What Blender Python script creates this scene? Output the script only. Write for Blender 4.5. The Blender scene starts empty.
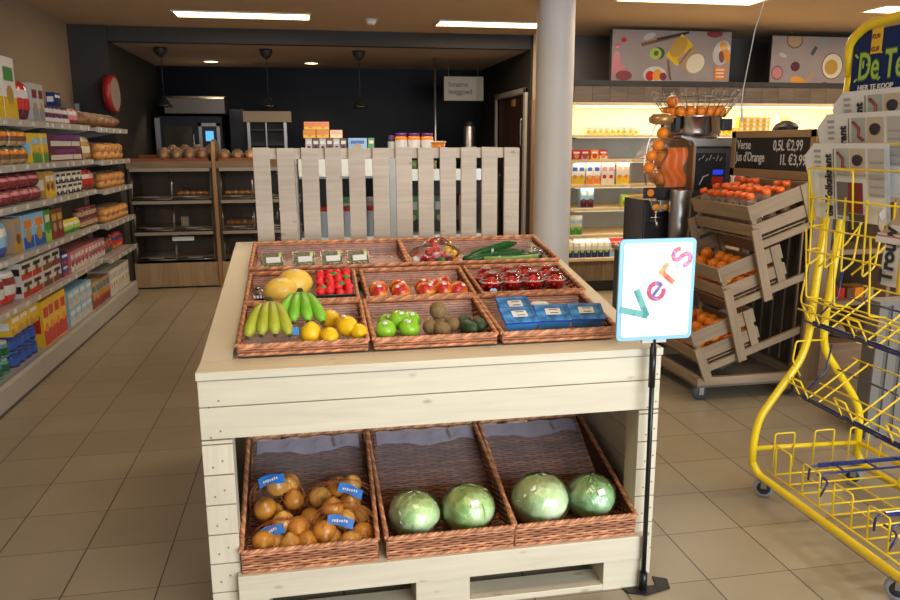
import bpy, math, random
from mathutils import Vector, Matrix
random.seed(7)
PI = math.pi
sc = bpy.context.scene
COL = sc.collection
R = math.radians

# ------------------------------------------------------------------ materials
MATS = {}
def mat(name, col, rough=0.6, metal=0.0, var=0.0, vscale=8.0, bump=0.0, bscale=60.0, spec=0.5, trans=0.0, emit=None, es=1.0, alpha=None, coat=0.0, stretch=None):
    if name in MATS: return MATS[name]
    m = bpy.data.materials.new(name); m.use_nodes = True
    nt = m.node_tree; b = nt.nodes['Principled BSDF']
    b.inputs['Base Color'].default_value = (*col, 1)
    b.inputs['Roughness'].default_value = rough
    b.inputs['Metallic'].default_value = metal
    b.inputs['Specular IOR Level'].default_value = spec
    b.inputs['Transmission Weight'].default_value = trans
    b.inputs['Coat Weight'].default_value = coat
    if emit:
        b.inputs['Emission Color'].default_value = (*emit, 1); b.inputs['Emission Strength'].default_value = es
    if alpha is not None: b.inputs['Alpha'].default_value = alpha
    if var or bump:
        tc = nt.nodes.new('ShaderNodeTexCoord'); mp = nt.nodes.new('ShaderNodeMapping')
        nt.links.new(tc.outputs['UV' if stretch else 'Object'], mp.inputs['Vector'])
        if stretch: mp.inputs['Scale'].default_value = stretch
    if var:
        n = nt.nodes.new('ShaderNodeTexNoise'); n.inputs['Scale'].default_value = vscale; n.inputs['Detail'].default_value = 5
        nt.links.new(mp.outputs[0], n.inputs['Vector'])
        r = nt.nodes.new('ShaderNodeMapRange'); r.inputs['From Min'].default_value = .3; r.inputs['From Max'].default_value = .7
        nt.links.new(n.outputs['Fac'], r.inputs['Value'])
        mx = nt.nodes.new('ShaderNodeMix'); mx.data_type = 'RGBA'
        nt.links.new(r.outputs[0], mx.inputs['Factor'])
        mx.inputs[6].default_value = (*[max(0, c*(1-var)) for c in col], 1); mx.inputs[7].default_value = (*[min(1, c*(1+var)) for c in col], 1)
        nt.links.new(mx.outputs[2], b.inputs['Base Color'])
    if bump:
        n2 = nt.nodes.new('ShaderNodeTexNoise'); n2.inputs['Scale'].default_value = bscale; n2.inputs['Detail'].default_value = 3
        nt.links.new(mp.outputs[0], n2.inputs['Vector'])
        bp = nt.nodes.new('ShaderNodeBump'); bp.inputs['Strength'].default_value = bump; bp.inputs['Distance'].default_value = .004
        nt.links.new(n2.outputs['Fac'], bp.inputs['Height']); nt.links.new(bp.outputs[0], b.inputs['Normal'])
    MATS[name] = m
    return m

def wood(name, col, grain=.18, knots=0.0, rough=.5, dark=None):
    """planed timber: grain along U of the box-mapped UVs, sparse oval knots"""
    if name in MATS: return MATS[name]
    m = bpy.data.materials.new(name); m.use_nodes = True; nt = m.node_tree; b = nt.nodes['Principled BSDF']
    N = nt.nodes.new; Lk = nt.links.new
    tc = N('ShaderNodeTexCoord'); mp = N('ShaderNodeMapping'); mp.inputs['Scale'].default_value = (3, 45, 1)
    Lk(tc.outputs['UV'], mp.inputs[0])
    n = N('ShaderNodeTexNoise'); n.inputs['Scale'].default_value = 1; n.inputs['Detail'].default_value = 6; n.inputs['Distortion'].default_value = .6; Lk(mp.outputs[0], n.inputs['Vector'])
    mp3 = N('ShaderNodeMapping'); mp3.inputs['Scale'].default_value = (1.2, 4, 1); Lk(tc.outputs['UV'], mp3.inputs[0])
    n3 = N('ShaderNodeTexNoise'); n3.inputs['Scale'].default_value = 1; n3.inputs['Detail'].default_value = 2; Lk(mp3.outputs[0], n3.inputs['Vector'])
    add = N('ShaderNodeMath'); add.operation = 'ADD'; Lk(n.outputs['Fac'], add.inputs[0]); Lk(n3.outputs['Fac'], add.inputs[1])
    r = N('ShaderNodeMapRange'); r.inputs['From Min'].default_value = .7; r.inputs['From Max'].default_value = 1.3; Lk(add.outputs[0], r.inputs['Value'])
    mx = N('ShaderNodeMix'); mx.data_type = 'RGBA'; Lk(r.outputs[0], mx.inputs['Factor'])
    dk = dark or [c*(1-grain*1.3) for c in col]
    mx.inputs[6].default_value = (*dk, 1); mx.inputs[7].default_value = (*[min(1, c*(1+grain*.5)) for c in col], 1)
    out = mx.outputs[2]
    if knots:
        mp2 = N('ShaderNodeMapping'); mp2.inputs['Scale'].default_value = (5, 11, 1); Lk(tc.outputs['UV'], mp2.inputs[0])
        v = N('ShaderNodeTexVoronoi'); v.inputs['Scale'].default_value = 1; v.inputs['Randomness'].default_value = 1; Lk(mp2.outputs[0], v.inputs['Vector'])
        rr = N('ShaderNodeMapRange'); rr.inputs['From Min'].default_value = .03; rr.inputs['From Max'].default_value = .11; rr.inputs['To Min'].default_value = knots; rr.inputs['To Max'].default_value = 0
        Lk(v.outputs['Distance'], rr.inputs['Value'])
        m2 = N('ShaderNodeMix'); m2.data_type = 'RGBA'; Lk(rr.outputs[0], m2.inputs['Factor']); Lk(out, m2.inputs[6]); m2.inputs[7].default_value = (col[0]*.4, col[1]*.3, col[2]*.22, 1)
        out = m2.outputs[2]
    Lk(out, b.inputs['Base Color']); b.inputs['Roughness'].default_value = rough
    bp = N('ShaderNodeBump'); bp.inputs['Strength'].default_value = .15; bp.inputs['Distance'].default_value = .001; Lk(n.outputs['Fac'], bp.inputs['Height']); Lk(bp.outputs[0], b.inputs['Normal'])
    MATS[name] = m; return m

def film(name, col=(1, 1, 1), a=.2, rough=.12, gloss=False):
    """thin clear plastic: mostly see-through, with gloss"""
    if name in MATS: return MATS[name]
    m = bpy.data.materials.new(name); m.use_nodes = True; nt = m.node_tree; nt.nodes.clear()
    N = nt.nodes.new; Lk = nt.links.new
    o = N('ShaderNodeOutputMaterial'); p = N('ShaderNodeBsdfPrincipled'); t = N('ShaderNodeBsdfTransparent'); mx = N('ShaderNodeMixShader')
    p.inputs['Base Color'].default_value = (*col, 1); p.inputs['Roughness'].default_value = rough
    if gloss: p.inputs['Metallic'].default_value = 1.0
    fr = N('ShaderNodeFresnel'); fr.inputs['IOR'].default_value = 1.45
    ad = N('ShaderNodeMath'); ad.operation = 'ADD'; ad.inputs[1].default_value = a; ad.use_clamp = True
    Lk(fr.outputs[0], ad.inputs[0]); Lk(ad.outputs[0], mx.inputs[0]); Lk(t.outputs[0], mx.inputs[1]); Lk(p.outputs[0], mx.inputs[2])
    tc = N('ShaderNodeTexCoord'); n2 = N('ShaderNodeTexNoise'); n2.inputs['Scale'].default_value = 25; Lk(tc.outputs['Object'], n2.inputs['Vector'])
    bp = N('ShaderNodeBump'); bp.inputs['Strength'].default_value = .6; bp.inputs['Distance'].default_value = .01; Lk(n2.outputs['Fac'], bp.inputs['Height']); Lk(bp.outputs[0], p.inputs['Normal'])
    Lk(mx.outputs[0], o.inputs[0]); MATS[name] = m; return m

def tilemat():
    m = bpy.data.materials.new('floor_tile'); m.use_nodes = True; nt = m.node_tree; b = nt.nodes['Principled BSDF']
    N = nt.nodes.new; Lk = nt.links.new
    S = .33; OX = -1.5833; OY = 4.2778      # grid origin of the tile joints
    g = N('ShaderNodeNewGeometry'); sx = N('ShaderNodeSeparateXYZ'); Lk(g.outputs['Position'], sx.inputs[0])
    def M(op, a, b_=None):
        n = N('ShaderNodeMath'); n.operation = op
        for i, v in enumerate((a, b_)):
            if v is None: continue
            if isinstance(v, (int, float)): n.inputs[i].default_value = v
            else: Lk(v, n.inputs[i])
        return n.outputs[0]
    def line(ax, off, w):
        q = M('DIVIDE', M('SUBTRACT', ax, off), S); f = M('FRACT', q); d = M('MINIMUM', f, M('SUBTRACT', 1.0, f))
        return M('LESS_THAN', d, w/S/2), M('FLOOR', q)
    lx, ix = line(sx.outputs['X'], OX, .0055); ly, iy = line(sx.outputs['Y'], OY, .0042)
    cmb = N('ShaderNodeCombineXYZ'); Lk(ix, cmb.inputs[0]); Lk(iy, cmb.inputs[1])
    wn = N('ShaderNodeTexWhiteNoise'); wn.noise_dimensions = '3D'; Lk(cmb.outputs[0], wn.inputs['Vector'])
    n = N('ShaderNodeTexNoise'); n.inputs['Scale'].default_value = 3.5; n.inputs['Detail'].default_value = 6; Lk(g.outputs['Position'], n.inputs['Vector'])
    f = M('ADD', M('MULTIPLY', wn.outputs['Value'], .35), M('MULTIPLY', n.outputs['Fac'], .65))
    mx = N('ShaderNodeMix'); mx.data_type = 'RGBA'; Lk(f, mx.inputs['Factor']); mx.inputs[6].default_value = (.27, .222, .150, 1); mx.inputs[7].default_value = (.38, .318, .225, 1)
    m2 = N('ShaderNodeMix'); m2.data_type = 'RGBA'; Lk(ly, m2.inputs['Factor']); Lk(mx.outputs[2], m2.inputs[6]); m2.inputs[7].default_value = (.12, .085, .06, 1)
    m3 = N('ShaderNodeMix'); m3.data_type = 'RGBA'; Lk(lx, m3.inputs['Factor']); Lk(m2.outputs[2], m3.inputs[6]); m3.inputs[7].default_value = (.055, .04, .03, 1)
    Lk(m3.outputs[2], b.inputs['Base Color']); b.inputs['Roughness'].default_value = .34
    h = M('SUBTRACT', 1.0, M('MAXIMUM', lx, ly)); h2 = M('ADD', h, M('MULTIPLY', n.outputs['Fac'], .3))
    bp = N('ShaderNodeBump'); bp.inputs['Strength'].default_value = .3; bp.inputs['Distance'].default_value = .002; Lk(h2, bp.inputs['Height']); Lk(bp.outputs[0], b.inputs['Normal'])
    return m

# plain colour palette used by packages and parts
PAL = dict(white=(.78, .77, .74), cream=(.74, .66, .48), offwhite=(.6, .58, .54), black=(.015, .015, .017), darkgrey=(.06, .06, .065), grey=(.28, .28, .28), ltgrey=(.5, .5, .49),
  red=(.55, .03, .025), dkred=(.22, .025, .03), maroon=(.11, .02, .04), pink=(.6, .22, .25), orange=(.8, .24, .02), yellow=(.8, .52, .03), gold=(.5, .3, .05), tan=(.42, .28, .15),
  brown=(.16, .075, .03), green=(.06, .28, .05), dkgreen=(.02, .1, .04), lime=(.35, .55, .07), teal=(.04, .25, .28), blue=(.03, .1, .45), dkblue=(.012, .03, .16), sky=(.25, .5, .75),
  purple=(.16, .03, .2), peach=(.75, .42, .25), amber=(.75, .3, .02))
def C(n, rough=.38):
    return mat('paint_' + n, PAL[n], rough=rough, coat=.15)

W_TABLE = wood('lacquered_pine', (.71, .64, .475), grain=.10, knots=.55, rough=.42)
W_FENCE = wood('pale_pallet_wood', (.60, .505, .385), grain=.16, knots=.75, rough=.6)
W_OAK = wood('grey_oak_board', (.24, .17, .105), grain=.35, knots=.4, rough=.6)
W_LIGHT = wood('light_shelf_board', (.84, .68, .43), grain=.12, rough=.5)
W_CRATE = wood('crate_wood', (.32, .235, .15), grain=.22, knots=.3, rough=.7)
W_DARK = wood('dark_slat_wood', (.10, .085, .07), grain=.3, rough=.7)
W_RED = wood('red_brown_wood', (.30, .09, .03), grain=.3, rough=.5)
WICK = [mat('wicker_strand_a', (.56, .24, .11), .55, var=.3, vscale=30, bump=.3), mat('wicker_strand_b', (.70, .33, .165), .5, var=.3, vscale=30), mat('wicker_strand_c', (.43, .17, .08), .55, var=.3, vscale=30), mat('wicker_core', (.10, .035, .02), .8)]
CHROME = mat('polished_steel', (.62, .62, .63), .18, 1.0)
STEEL = mat('brushed_steel', (.42, .41, .40), .35, 1.0)
SHELFM = mat('shelf_grey_metal', (.42, .40, .37), .45, .15)
YEL = mat('yellow_enamel', (.88, .65, .008), .35, coat=.4)
BLUEW = mat('blue_enamel', (.008, .02, .13), .3, coat=.4)
RUBBER = mat('black_rubber', (.02, .02, .022), .6)
BLACKW = mat('black_paint', (.022, .02, .02), .5)
GLASS = film('clear_glass', (1, 1, 1), .02, .03, True)
CLEAR = film('clear_plastic', (1, 1, 1), .03, .22, True)
LINER = film('plastic_liner', (.85, .74, .82), .16, .15)
LINER2 = film('plastic_liner_thin', (.9, .76, .76), .13, .15)
NETM = mat('onion_net', (.5, .16, .04), .6)

# ------------------------------------------------------------------ mesh builder
class MB:
    def __init__(s): s.v = []; s.f = []; s.m = []; s.uv = []; s.sm = []
    def face(s, idx, uv=None, m=0, sm=False):
        s.f.append(tuple(idx)); s.m.append(m); s.sm.append(sm); s.uv.append(uv or [(0, 0)]*len(idx))
    def box(s, lo, hi, m=0, M=None):
        lo = Vector([min(a, b) for a, b in zip(lo, hi)]) if True else lo; hi2 = Vector(hi); hi = Vector([max(lo[i], hi2[i]) for i in range(3)])
        n = len(s.v); d = hi-lo; off = (random.random()*7, random.random()*7)
        P = [Vector((lo.x if i & 1 == 0 else hi.x, lo.y if i & 2 == 0 else hi.y, lo.z if i & 4 == 0 else hi.z)) for i in range(8)]
        s.v += [(M @ p if M is not None else p) for p in P]
        for idx, ax in (((0, 4, 6, 2), 0), ((1, 3, 7, 5), 0), ((0, 1, 5, 4), 1), ((2, 6, 7, 3), 1), ((0, 2, 3, 1), 2), ((4, 5, 7, 6), 2)):
            a = [i for i in range(3) if i != ax]
            if d[a[0]] < d[a[1]]: a.reverse()
            s.face([n+i for i in idx], [(P[i][a[0]]+off[0], P[i][a[1]]+off[1]) for i in idx], m)
        return s
    def obox(s, c, size, rot=(0, 0, 0), m=0):
        from mathutils import Euler
        M = Matrix.Translation(c) @ Euler(rot).to_matrix().to_4x4(); h = Vector(size)/2
        return s.box(-h, h, m, M)
    def bar(s, a, b, w, h, m=0, up=(0, 0, 1)):
        a = Vector(a); b = Vector(b); d = b-a; L = d.length; d.normalize(); u = Vector(up)
        x = d.cross(u)
        if x.length < 1e-4: x = d.cross(Vector((0, 1, 0)))
        x.normalize(); z = x.cross(d)
        M = Matrix(((d.x, x.x, z.x, a.x), (d.y, x.y, z.y, a.y), (d.z, x.z, z.z, a.z), (0, 0, 0, 1)))
        return s.box((0, -w/2, -h/2), (L, w/2, h/2), m, M)
    def tube(s, pts, r, n=8, m=0, closed=False, caps=True):
        pts = [Vector(p) for p in pts]; N = len(pts); rs = r if isinstance(r, (list, tuple)) else [r]*N
        base = len(s.v); prev = None; acc = 0
        for i, p in enumerate(pts):
            t = (pts[(i+1) % N]-pts[i-1]) if closed else (pts[min(i+1, N-1)]-pts[max(i-1, 0)])
            t.normalize()
            if prev is None:
                a = t.cross(Vector((0, 0, 1)))
                if a.length < .01: a = t.cross(Vector((0, 1, 0)))
            else: a = prev - t*prev.dot(t)
            a.normalize(); prev = a; b = t.cross(a)
            for k in range(n):
                q = 2*PI*k/n; s.v.append(p + (a*math.cos(q)+b*math.sin(q))*rs[i])
        L = N if closed else N-1
        for i in range(L):
            j = (i+1) % N; seg = (pts[j]-pts[i]).length
            for k in range(n):
                k2 = (k+1) % n
                s.face((base+i*n+k, base+i*n+k2, base+j*n+k2, base+j*n+k), [(acc, k*.01), (acc, k*.01+.01), (acc+seg, k*.01+.01), (acc+seg, k*.01)], m, True)
            acc += seg
        if caps and not closed:
            s.face([base+k for k in range(n)][::-1], None, m); s.face([base+(N-1)*n+k for k in range(n)], None, m)
        return s
    def bent(s, pts, r, n=8, m=0, fil=.03, k=4, closed=False):
        """tube with filleted corners"""
        P = [Vector(p) for p in pts]; out = []
        for i, p in enumerate(P):
            if not closed and i in (0, len(P)-1): out.append(p); continue
            a = P[i-1]-p; b = P[(i+1) % len(P)]-p; f = min(fil, a.length*.45, b.length*.45); A = p+a.normalized()*f; B = p+b.normalized()*f
            for q in range(k+1):
                t = q/k; out.append(A*(1-t)**2+p*2*t*(1-t)+B*t*t)
        return s.tube(out, r, n, m, closed)
    def lathe(s, prof, c=(0, 0, 0), n=20, m=0, M=None, caps=True, sm=True, squash=(1, 1)):
        base = len(s.v); c = Vector(c)
        for r, z in prof:
            for k in range(n):
                q = 2*PI*k/n; p = Vector((r*math.cos(q)*squash[0], r*math.sin(q)*squash[1], z))
                s.v.append((M @ p if M is not None else p)+c)
        for i in range(len(prof)-1):
            for k in range(n):
                k2 = (k+1) % n; s.face((base+i*n+k, base+i*n+k2, base+(i+1)*n+k2, base+(i+1)*n+k), None, m, sm)
        if caps:
            if prof[0][0] > 1e-5: s.face([base+k for k in range(n)][::-1], None, m)
            if prof[-1][0] > 1e-5: s.face([base+(len(prof)-1)*n+k for k in range(n)], None, m)
        return s
    def ell(s, c, r, nu=16, nv=10, m=0, fn=None, M=None):
        if isinstance(r, (int, float)): r = (r, r, r)
        base = len(s.v); c = Vector(c)
        for j in range(nv+1):
            th = PI*j/nv
            for i in range(nu):
                ph = 2*PI*i/nu; d = Vector((math.sin(th)*math.cos(ph), math.sin(th)*math.sin(ph), math.cos(th)))
                k = fn(d, th, ph) if fn else 1
                p = Vector((d.x*r[0]*k, d.y*r[1]*k, d.z*r[2]*k)); s.v.append((M @ p if M is not None else p)+c)
        for j in range(nv):
            for i in range(nu):
                i2 = (i+1) % nu; a, b, d_, e = base+j*nu+i, base+j*nu+i2, base+(j+1)*nu+i2, base+(j+1)*nu+i
                s.face((a, e, d_, b), None, m, True)
        return s
    def prism(s, poly, d0, d1, axis='y', m=0, ms=None):
        """extrude a 2D polygon along an axis. poly pairs are (x,z) for y, (y,z) for x, (x,y) for z"""
        def P(u, v, d): return Vector({'y': (u, d, v), 'x': (d, u, v), 'z': (u, v, d)}[axis])
        b = len(s.v); n = len(poly)
        s.v += [P(u, v, d0) for u, v in poly] + [P(u, v, d1) for u, v in poly]
        s.face(range(b, b+n), list(poly), m); s.face(list(range(b+n, b+2*n))[::-1], list(poly)[::-1], m)
        for i in range(n):
            j = (i+1) % n; s.face((b+i, b+n+i, b+n+j, b+j), [(0, 0), (d1-d0, 0), (d1-d0, .1), (0, .1)], ms if ms is not None else m)
        return s
    def quad(s, pts, m=0, sm=False):
        b = len(s.v); s.v += [Vector(p) for p in pts]; s.face(range(b, b+len(pts)), [(0, 0), (1, 0), (1, 1), (0, 1)][:len(pts)] if len(pts) == 4 else None, m, sm); return s
    def surf(s, fn, nu, nv, m=0, sm=True):
        b = len(s.v)
        for j in range(nv+1):
            for i in range(nu+1): s.v.append(Vector(fn(i/nu, j/nv)))
        for j in range(nv):
            for i in range(nu):
                a = b+j*(nu+1)+i; s.face((a, a+1, a+nu+2, a+nu+1), [(i/nu, j/nv), ((i+1)/nu, j/nv), ((i+1)/nu, (j+1)/nv), (i/nu, (j+1)/nv)], m, sm)
        return s
    def text(s, body, size, o, xa, ya, m=0, ex=.0008, bold=0.0, sx=1.0, shear=0.0, align='LEFT', sp=1.0):
        cu = bpy.data.curves.new('lettering', 'FONT'); cu.body = body; cu.size = size; cu.extrude = ex; cu.offset = bold; cu.align_x = align; cu.resolution_u = 3; cu.shear = shear; cu.space_character = sp
        ob = bpy.data.objects.new('lettering', cu); COL.objects.link(ob)
        me = bpy.data.meshes.new_from_object(ob.evaluated_get(bpy.context.evaluated_depsgraph_get()))
        o = Vector(o); xa = Vector(xa).normalized(); ya = Vector(ya).normalized(); za = xa.cross(ya); b = len(s.v)
        for v in me.vertices: s.v.append(o+xa*v.co.x*sx+ya*v.co.y+za*v.co.z)
        for p in me.polygons: s.face([b+i for i in p.vertices], None, m)
        bpy.data.objects.remove(ob); bpy.data.curves.remove(cu); bpy.data.meshes.remove(me)
        return s
    def xf(s, M):
        s.v = [M @ Vector(p) for p in s.v]; return s
    def mesh(s, name, mats, off=None):
        me = bpy.data.meshes.new(name)
        vs = [tuple(Vector(p)-off) if off is not None else tuple(p) for p in s.v]
        me.from_pydata(vs, [], s.f)
        if not isinstance(mats, (list, tuple)): mats = [mats]
        for mm in mats: me.materials.append(mm)
        me.polygons.foreach_set('material_index', [min(k, len(mats)-1) for k in s.m]); me.polygons.foreach_set('use_smooth', s.sm)
        uvl = me.uv_layers.new(name='UVMap'); flat = []
        for u in s.uv:
            for a in u: flat += [a[0], a[1]]
        uvl.data.foreach_set('uv', flat); me.validate(); me.update()
        return me

def wloc(o):
    p = Vector((0, 0, 0))
    while o is not None: p += o.location; o = o.parent
    return p
def part(mb, name, mats, parent, bevel=0, local=False):
    """link one mesh as a child; mb is in world coordinates unless local (parents here are never rotated at build time)"""
    me = mb.mesh(name, mats, None if local else wloc(parent)); o = bpy.data.objects.new(name, me); COL.objects.link(o); o.parent = parent
    if bevel: bev(o, bevel)
    return o
def bev(o, w, seg=2):
    b = o.modifiers.new('edge', 'BEVEL'); b.width = w; b.segments = seg; b.limit_method = 'ANGLE'; b.angle_limit = R(40)
def tag(o, label, cat, group=None):
    o['label'] = label; o['category'] = cat
    if group: o['group'] = group
    return o
def thing(name, label, cat, loc=(0, 0, 0), group=None):
    o = bpy.data.objects.new(name, None); COL.objects.link(o); o.location = loc; o.empty_display_size = .1; return tag(o, label, cat, group)
def solo(mb, name, mats, label, cat, group=None, bevel=0, loc=None, rot=None):
    """one-mesh thing; without loc the mesh is in world coordinates and gets its origin at its base centre"""
    if loc is None:
        xs = [p[0] for p in mb.v]; ys = [p[1] for p in mb.v]; zs = [p[2] for p in mb.v]
        off = Vector(((min(xs)+max(xs))/2, (min(ys)+max(ys))/2, min(zs))); me = mb.mesh(name, mats, off); loc = off
    else: me = mb.mesh(name, mats)
    o = bpy.data.objects.new(name, me); COL.objects.link(o); o.location = loc
    if rot: o.rotation_euler = rot
    if bevel: bev(o, bevel)
    return tag(o, label, cat, group)
def struct(name, mb, mats, bevel=0):
    o = bpy.data.objects.new(name, mb.mesh(name, mats)); COL.objects.link(o); o['kind'] = 'structure'
    if bevel: bev(o, bevel)
    return o
def dup(root, loc=None, rot=None, label=None, scale=None):
    c = root.copy(); COL.objects.link(c)
    if loc is not None: c.location = loc
    if rot is not None: c.rotation_euler = rot
    if scale is not None: c.scale = scale
    if label: c['label'] = label
    def kids(a, b):
        for ch in [o for o in KIDS.get(a.name, [])]:
            d = ch.copy(); COL.objects.link(d); d.parent = b; kids(ch, d)
    kids(root, c)
    return c
KIDS = {}
def index_kids():
    KIDS.clear()
    for o in bpy.data.objects:
        if o.parent: KIDS.setdefault(o.parent.name, []).append(o)
ORD = ['first', 'second', 'third', 'fourth', 'fifth', 'sixth', 'seventh', 'eighth', 'ninth', 'tenth', 'eleventh', 'twelfth', 'thirteenth', 'fourteenth']

# ------------------------------------------------------------------ setting
CZ = 2.75
mb = MB(); mb.box((-2.3, -1.6, -.05), (7.2, 11.2, 0)); struct('floor', mb, tilemat())
CEILM = mat('ceiling_plaster', (.50, .365, .235), .8, var=.04, vscale=2)
mb = MB(); mb.box((-2.3, -1.6, CZ), (7.2, 8.5, CZ+.05)); struct('ceiling', mb, CEILM)
mb = MB(); mb.box((-1.93, 8.62, 2.6), (2.5, 11.1, 2.65)); struct('ceiling_kitchen', mb, mat('kitchen_ceiling_plaster', (.42, .33, .26), .8))
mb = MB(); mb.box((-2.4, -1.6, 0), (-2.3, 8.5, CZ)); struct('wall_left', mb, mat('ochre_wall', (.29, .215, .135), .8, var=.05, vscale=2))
mb = MB(); mb.box((-2.3, 8.46, 0), (-1.93, 11.1, CZ)); struct('wall_left_kitchen', mb, mat('charcoal_wall', (.03, .025, .022), .7))
mb = MB(); mb.box((-1.93, 8.5, 2.6), (2.5, 8.62, CZ)); struct('beam', mb, mat('charcoal_wall', (.03, .025, .022), .7))
mb = MB(); mb.box((-1.93, 11.0, 0), (2.5, 11.1, 2.6)); struct('wall_kitchen_back', mb, mat('midnight_tile', (.003, .004, .009), .4, spec=.12))
mb = MB(); mb.box((2.5, 8.5, 0), (2.6, 8.68, CZ)); mb.box((2.5, 10.0, 0), (2.6, 11.1, CZ)); mb.box((2.5, 8.68, 2.16), (2.6, 10.0, CZ)); struct('wall_right_kitchen', mb, mat('charcoal_wall', (.03, .025, .022), .7))
mb = MB(); mb.box((2.6, 8.42, 0), (7.2, 8.52, CZ)); struct('wall_back', mb, mat('dark_grey_wall', (.10, .085, .075), .75))
mb = MB(); mb.box((7.2, -1.6, 0), (7.3, 8.52, CZ)); struct('wall_right', mb, mat('ochre_wall', (.48, .37, .24), .8))
mb = MB(); mb.box((2.5, 8.40, 2.0), (2.62, 8.42, CZ)); struct('trim_1', mb, mat('ochre_wall', (.48, .37, .24), .8))
mb = MB(); mb.box((2.49, 8.38, 0), (2.6, 8.42, 2.05)); struct('trim_2', mb, wood('brown_post', (.22, .12, .06)))
# door in the kitchen side wall: steel frame, dark leaf with handle
mb = MB()
for b in (((2.47, 8.60, 0), (2.52, 8.68, 2.2)), ((2.47, 10.0, 0), (2.52, 10.06, 2.2)), ((2.47, 8.60, 2.14), (2.52, 10.06, 2.2))): mb.box(*b)
d = struct('door_1', mb, mat('door_frame_grey', (.42, .38, .33), .5), .003)
o = part(MB().box((2.52, 8.68, 0), (2.56, 10.0, 2.14)), 'door_leaf', mat('dark_red_door', (.05, .02, .015), .45), d)
part(MB().bent([(2.52, 8.80, 1.55), (2.48, 8.80, 1.55), (2.48, 8.80, 1.85), (2.52, 8.80, 1.85)], .012), 'handle', STEEL, o)
part(MB().box((2.505, 9.2, 2.02), (2.52, 9.34, 2.10)), 'sticker', C('gold'), o)
# round column
mb = MB(); mb.lathe([(.150, 0), (.150, CZ)], (1.965, 6.0, 0), 40, caps=False); struct('column', mb, mat('grey_column_paint', (.62, .59, .55), .6, var=.03, vscale=3))
# vertical steel post in the kitchen
solo(MB().tube([(1.58, 9.5, 0), (1.58, 9.5, 2.6)], .018, 10), 'support_post', STEEL, 'thin upright steel post in the dark kitchen beside the deposit sign', 'post')

# ceiling strip lights
def strip(x0, x1, y0, y1, where, en=22):
    t = thing('ceiling_light', 'long recessed fluorescent ceiling light ' + where, 'ceiling light', ((x0+x1)/2, (y0+y1)/2, CZ-.012), 'recessed strip lights in the shop ceiling')
    f = MB(); z0, z1 = CZ-.012, CZ
    f.box((x0-.02, y0-.02, z0), (x1+.02, y0, z1)); f.box((x0-.02, y1, z0), (x1+.02, y1+.02, z1)); f.box((x0-.02, y0, z0), (x0, y1, z1)); f.box((x1, y0, z0), (x1+.02, y1, z1))
    part(f, 'frame', mat('light_frame', (.7, .62, .5), .5), t)
    part(MB().box((x0, y0, z1-.006), (x1, y1, z1-.001)), 'diffuser', mat('lamp_diffuser', (.9, .85, .7), .5, emit=(1, .72, .40), es=9), t)
    l = bpy.data.lights.new('strip_lamp', 'AREA'); l.shape = 'RECTANGLE'; l.size = x1-x0; l.size_y = y1-y0; l.energy = en; l.color = (1, .84, .66)
    lo = bpy.data.objects.new('strip_lamp', l); COL.objects.link(lo); lo.location = ((x0+x1)/2, (y0+y1)/2, z0-.02)
strip(-1.13, .07, 7.47, 7.77, 'nearest the aisle shelving', 13)
strip(1.33, 2.53, 7.63, 7.93, 'beside the round column')
strip(2.60, 3.82, 6.02, 6.34, 'above the juice machine')
strip(5.05, 6.2, 6.2, 6.5, 'above the newspaper rack corner')
strip(-.2, 1.0, 4.0, 4.3, 'added out of view over the produce table', 13)  # unseen strip, added to brighten the table top from above
strip(-.2, 1.0, 1.2, 1.5, 'added out of view in front of the produce table', 9)  # also unseen, added for more overhead light on ledge and floor
strip(2.6, 3.8, 2.6, 2.9, 'added out of view over the newspaper rack', 16)  # unseen as well, added to lift the floor on the rack side
for x, y, w in ((-1.14, 10.28, 'above the oven'), (.10, 10.30, 'above the middle of the kitchen')):
    t = thing('downlight', 'small round lit downlight in the kitchen ceiling ' + w, 'downlight', (x, y, 2.59), 'round kitchen downlights')
    part(MB().lathe([(.088, 2.588), (.10, 2.592), (.10, 2.60)], (x, y, 0), 24, caps=False), 'rim', STEEL, t)
    part(MB().lathe([(.086, 2.592), (.086, 2.597)], (x, y, 0), 24), 'lens', mat('downlight_lens', (1, .9, .6), .5, emit=(1, .80, .45), es=7), t)
    l = bpy.data.lights.new('spot_lamp', 'SPOT'); l.energy = 35; l.color = (1, .78, .5); l.spot_size = R(110); l.shadow_soft_size = .07
    lo = bpy.data.objects.new('spot_lamp', l); COL.objects.link(lo); lo.location = (x, y, 2.57)
t = thing('smoke_detector', 'small white smoke detector on the shop ceiling between two strip lights', 'smoke detector', (.66, 7.7, CZ-.05))
part(MB().lathe([(.035, CZ-.05), (.05, CZ-.03), (.055, CZ-.012)], (.66, 7.7, 0), 20), 'sensor', C('white'), t)
part(MB().lathe([(.07, CZ-.012), (.07, CZ)], (.66, 7.7, 0), 20), 'base', C('offwhite'), t)
# pendants (unlit)
for x, w in ((-1.51, 'in front of the oven'), (-.40, 'in front of the beige topped cabinet'), (.62, 'above the fence of slats')):
    y = 8.95; t = thing('pendant_lamp', 'black hanging lamp, unlit, ' + w, 'pendant lamp', (x, y, 2.0), 'black pendant lamps over the bakery')
    part(MB().lathe([(.02, 2.50), (.05, 2.53), (.07, 2.57), (.07, 2.60)], (x, y, 0), 20), 'canopy', BLACKW, t)
    part(MB().tube([(x, y, 2.08), (x, y, 2.52)], .004, 6), 'cord', BLACKW, t)
    part(MB().lathe([(.015, 2.09), (.03, 2.08), (.045, 2.04), (.075, 2.00), (.085, 1.975), (.08, 1.977), (.05, 2.03), (.0, 2.04)], (x, y, 0), 24, caps=False), 'lamp_shade', mat('glossy_black', (.012, .012, .012), .2), t)

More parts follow.
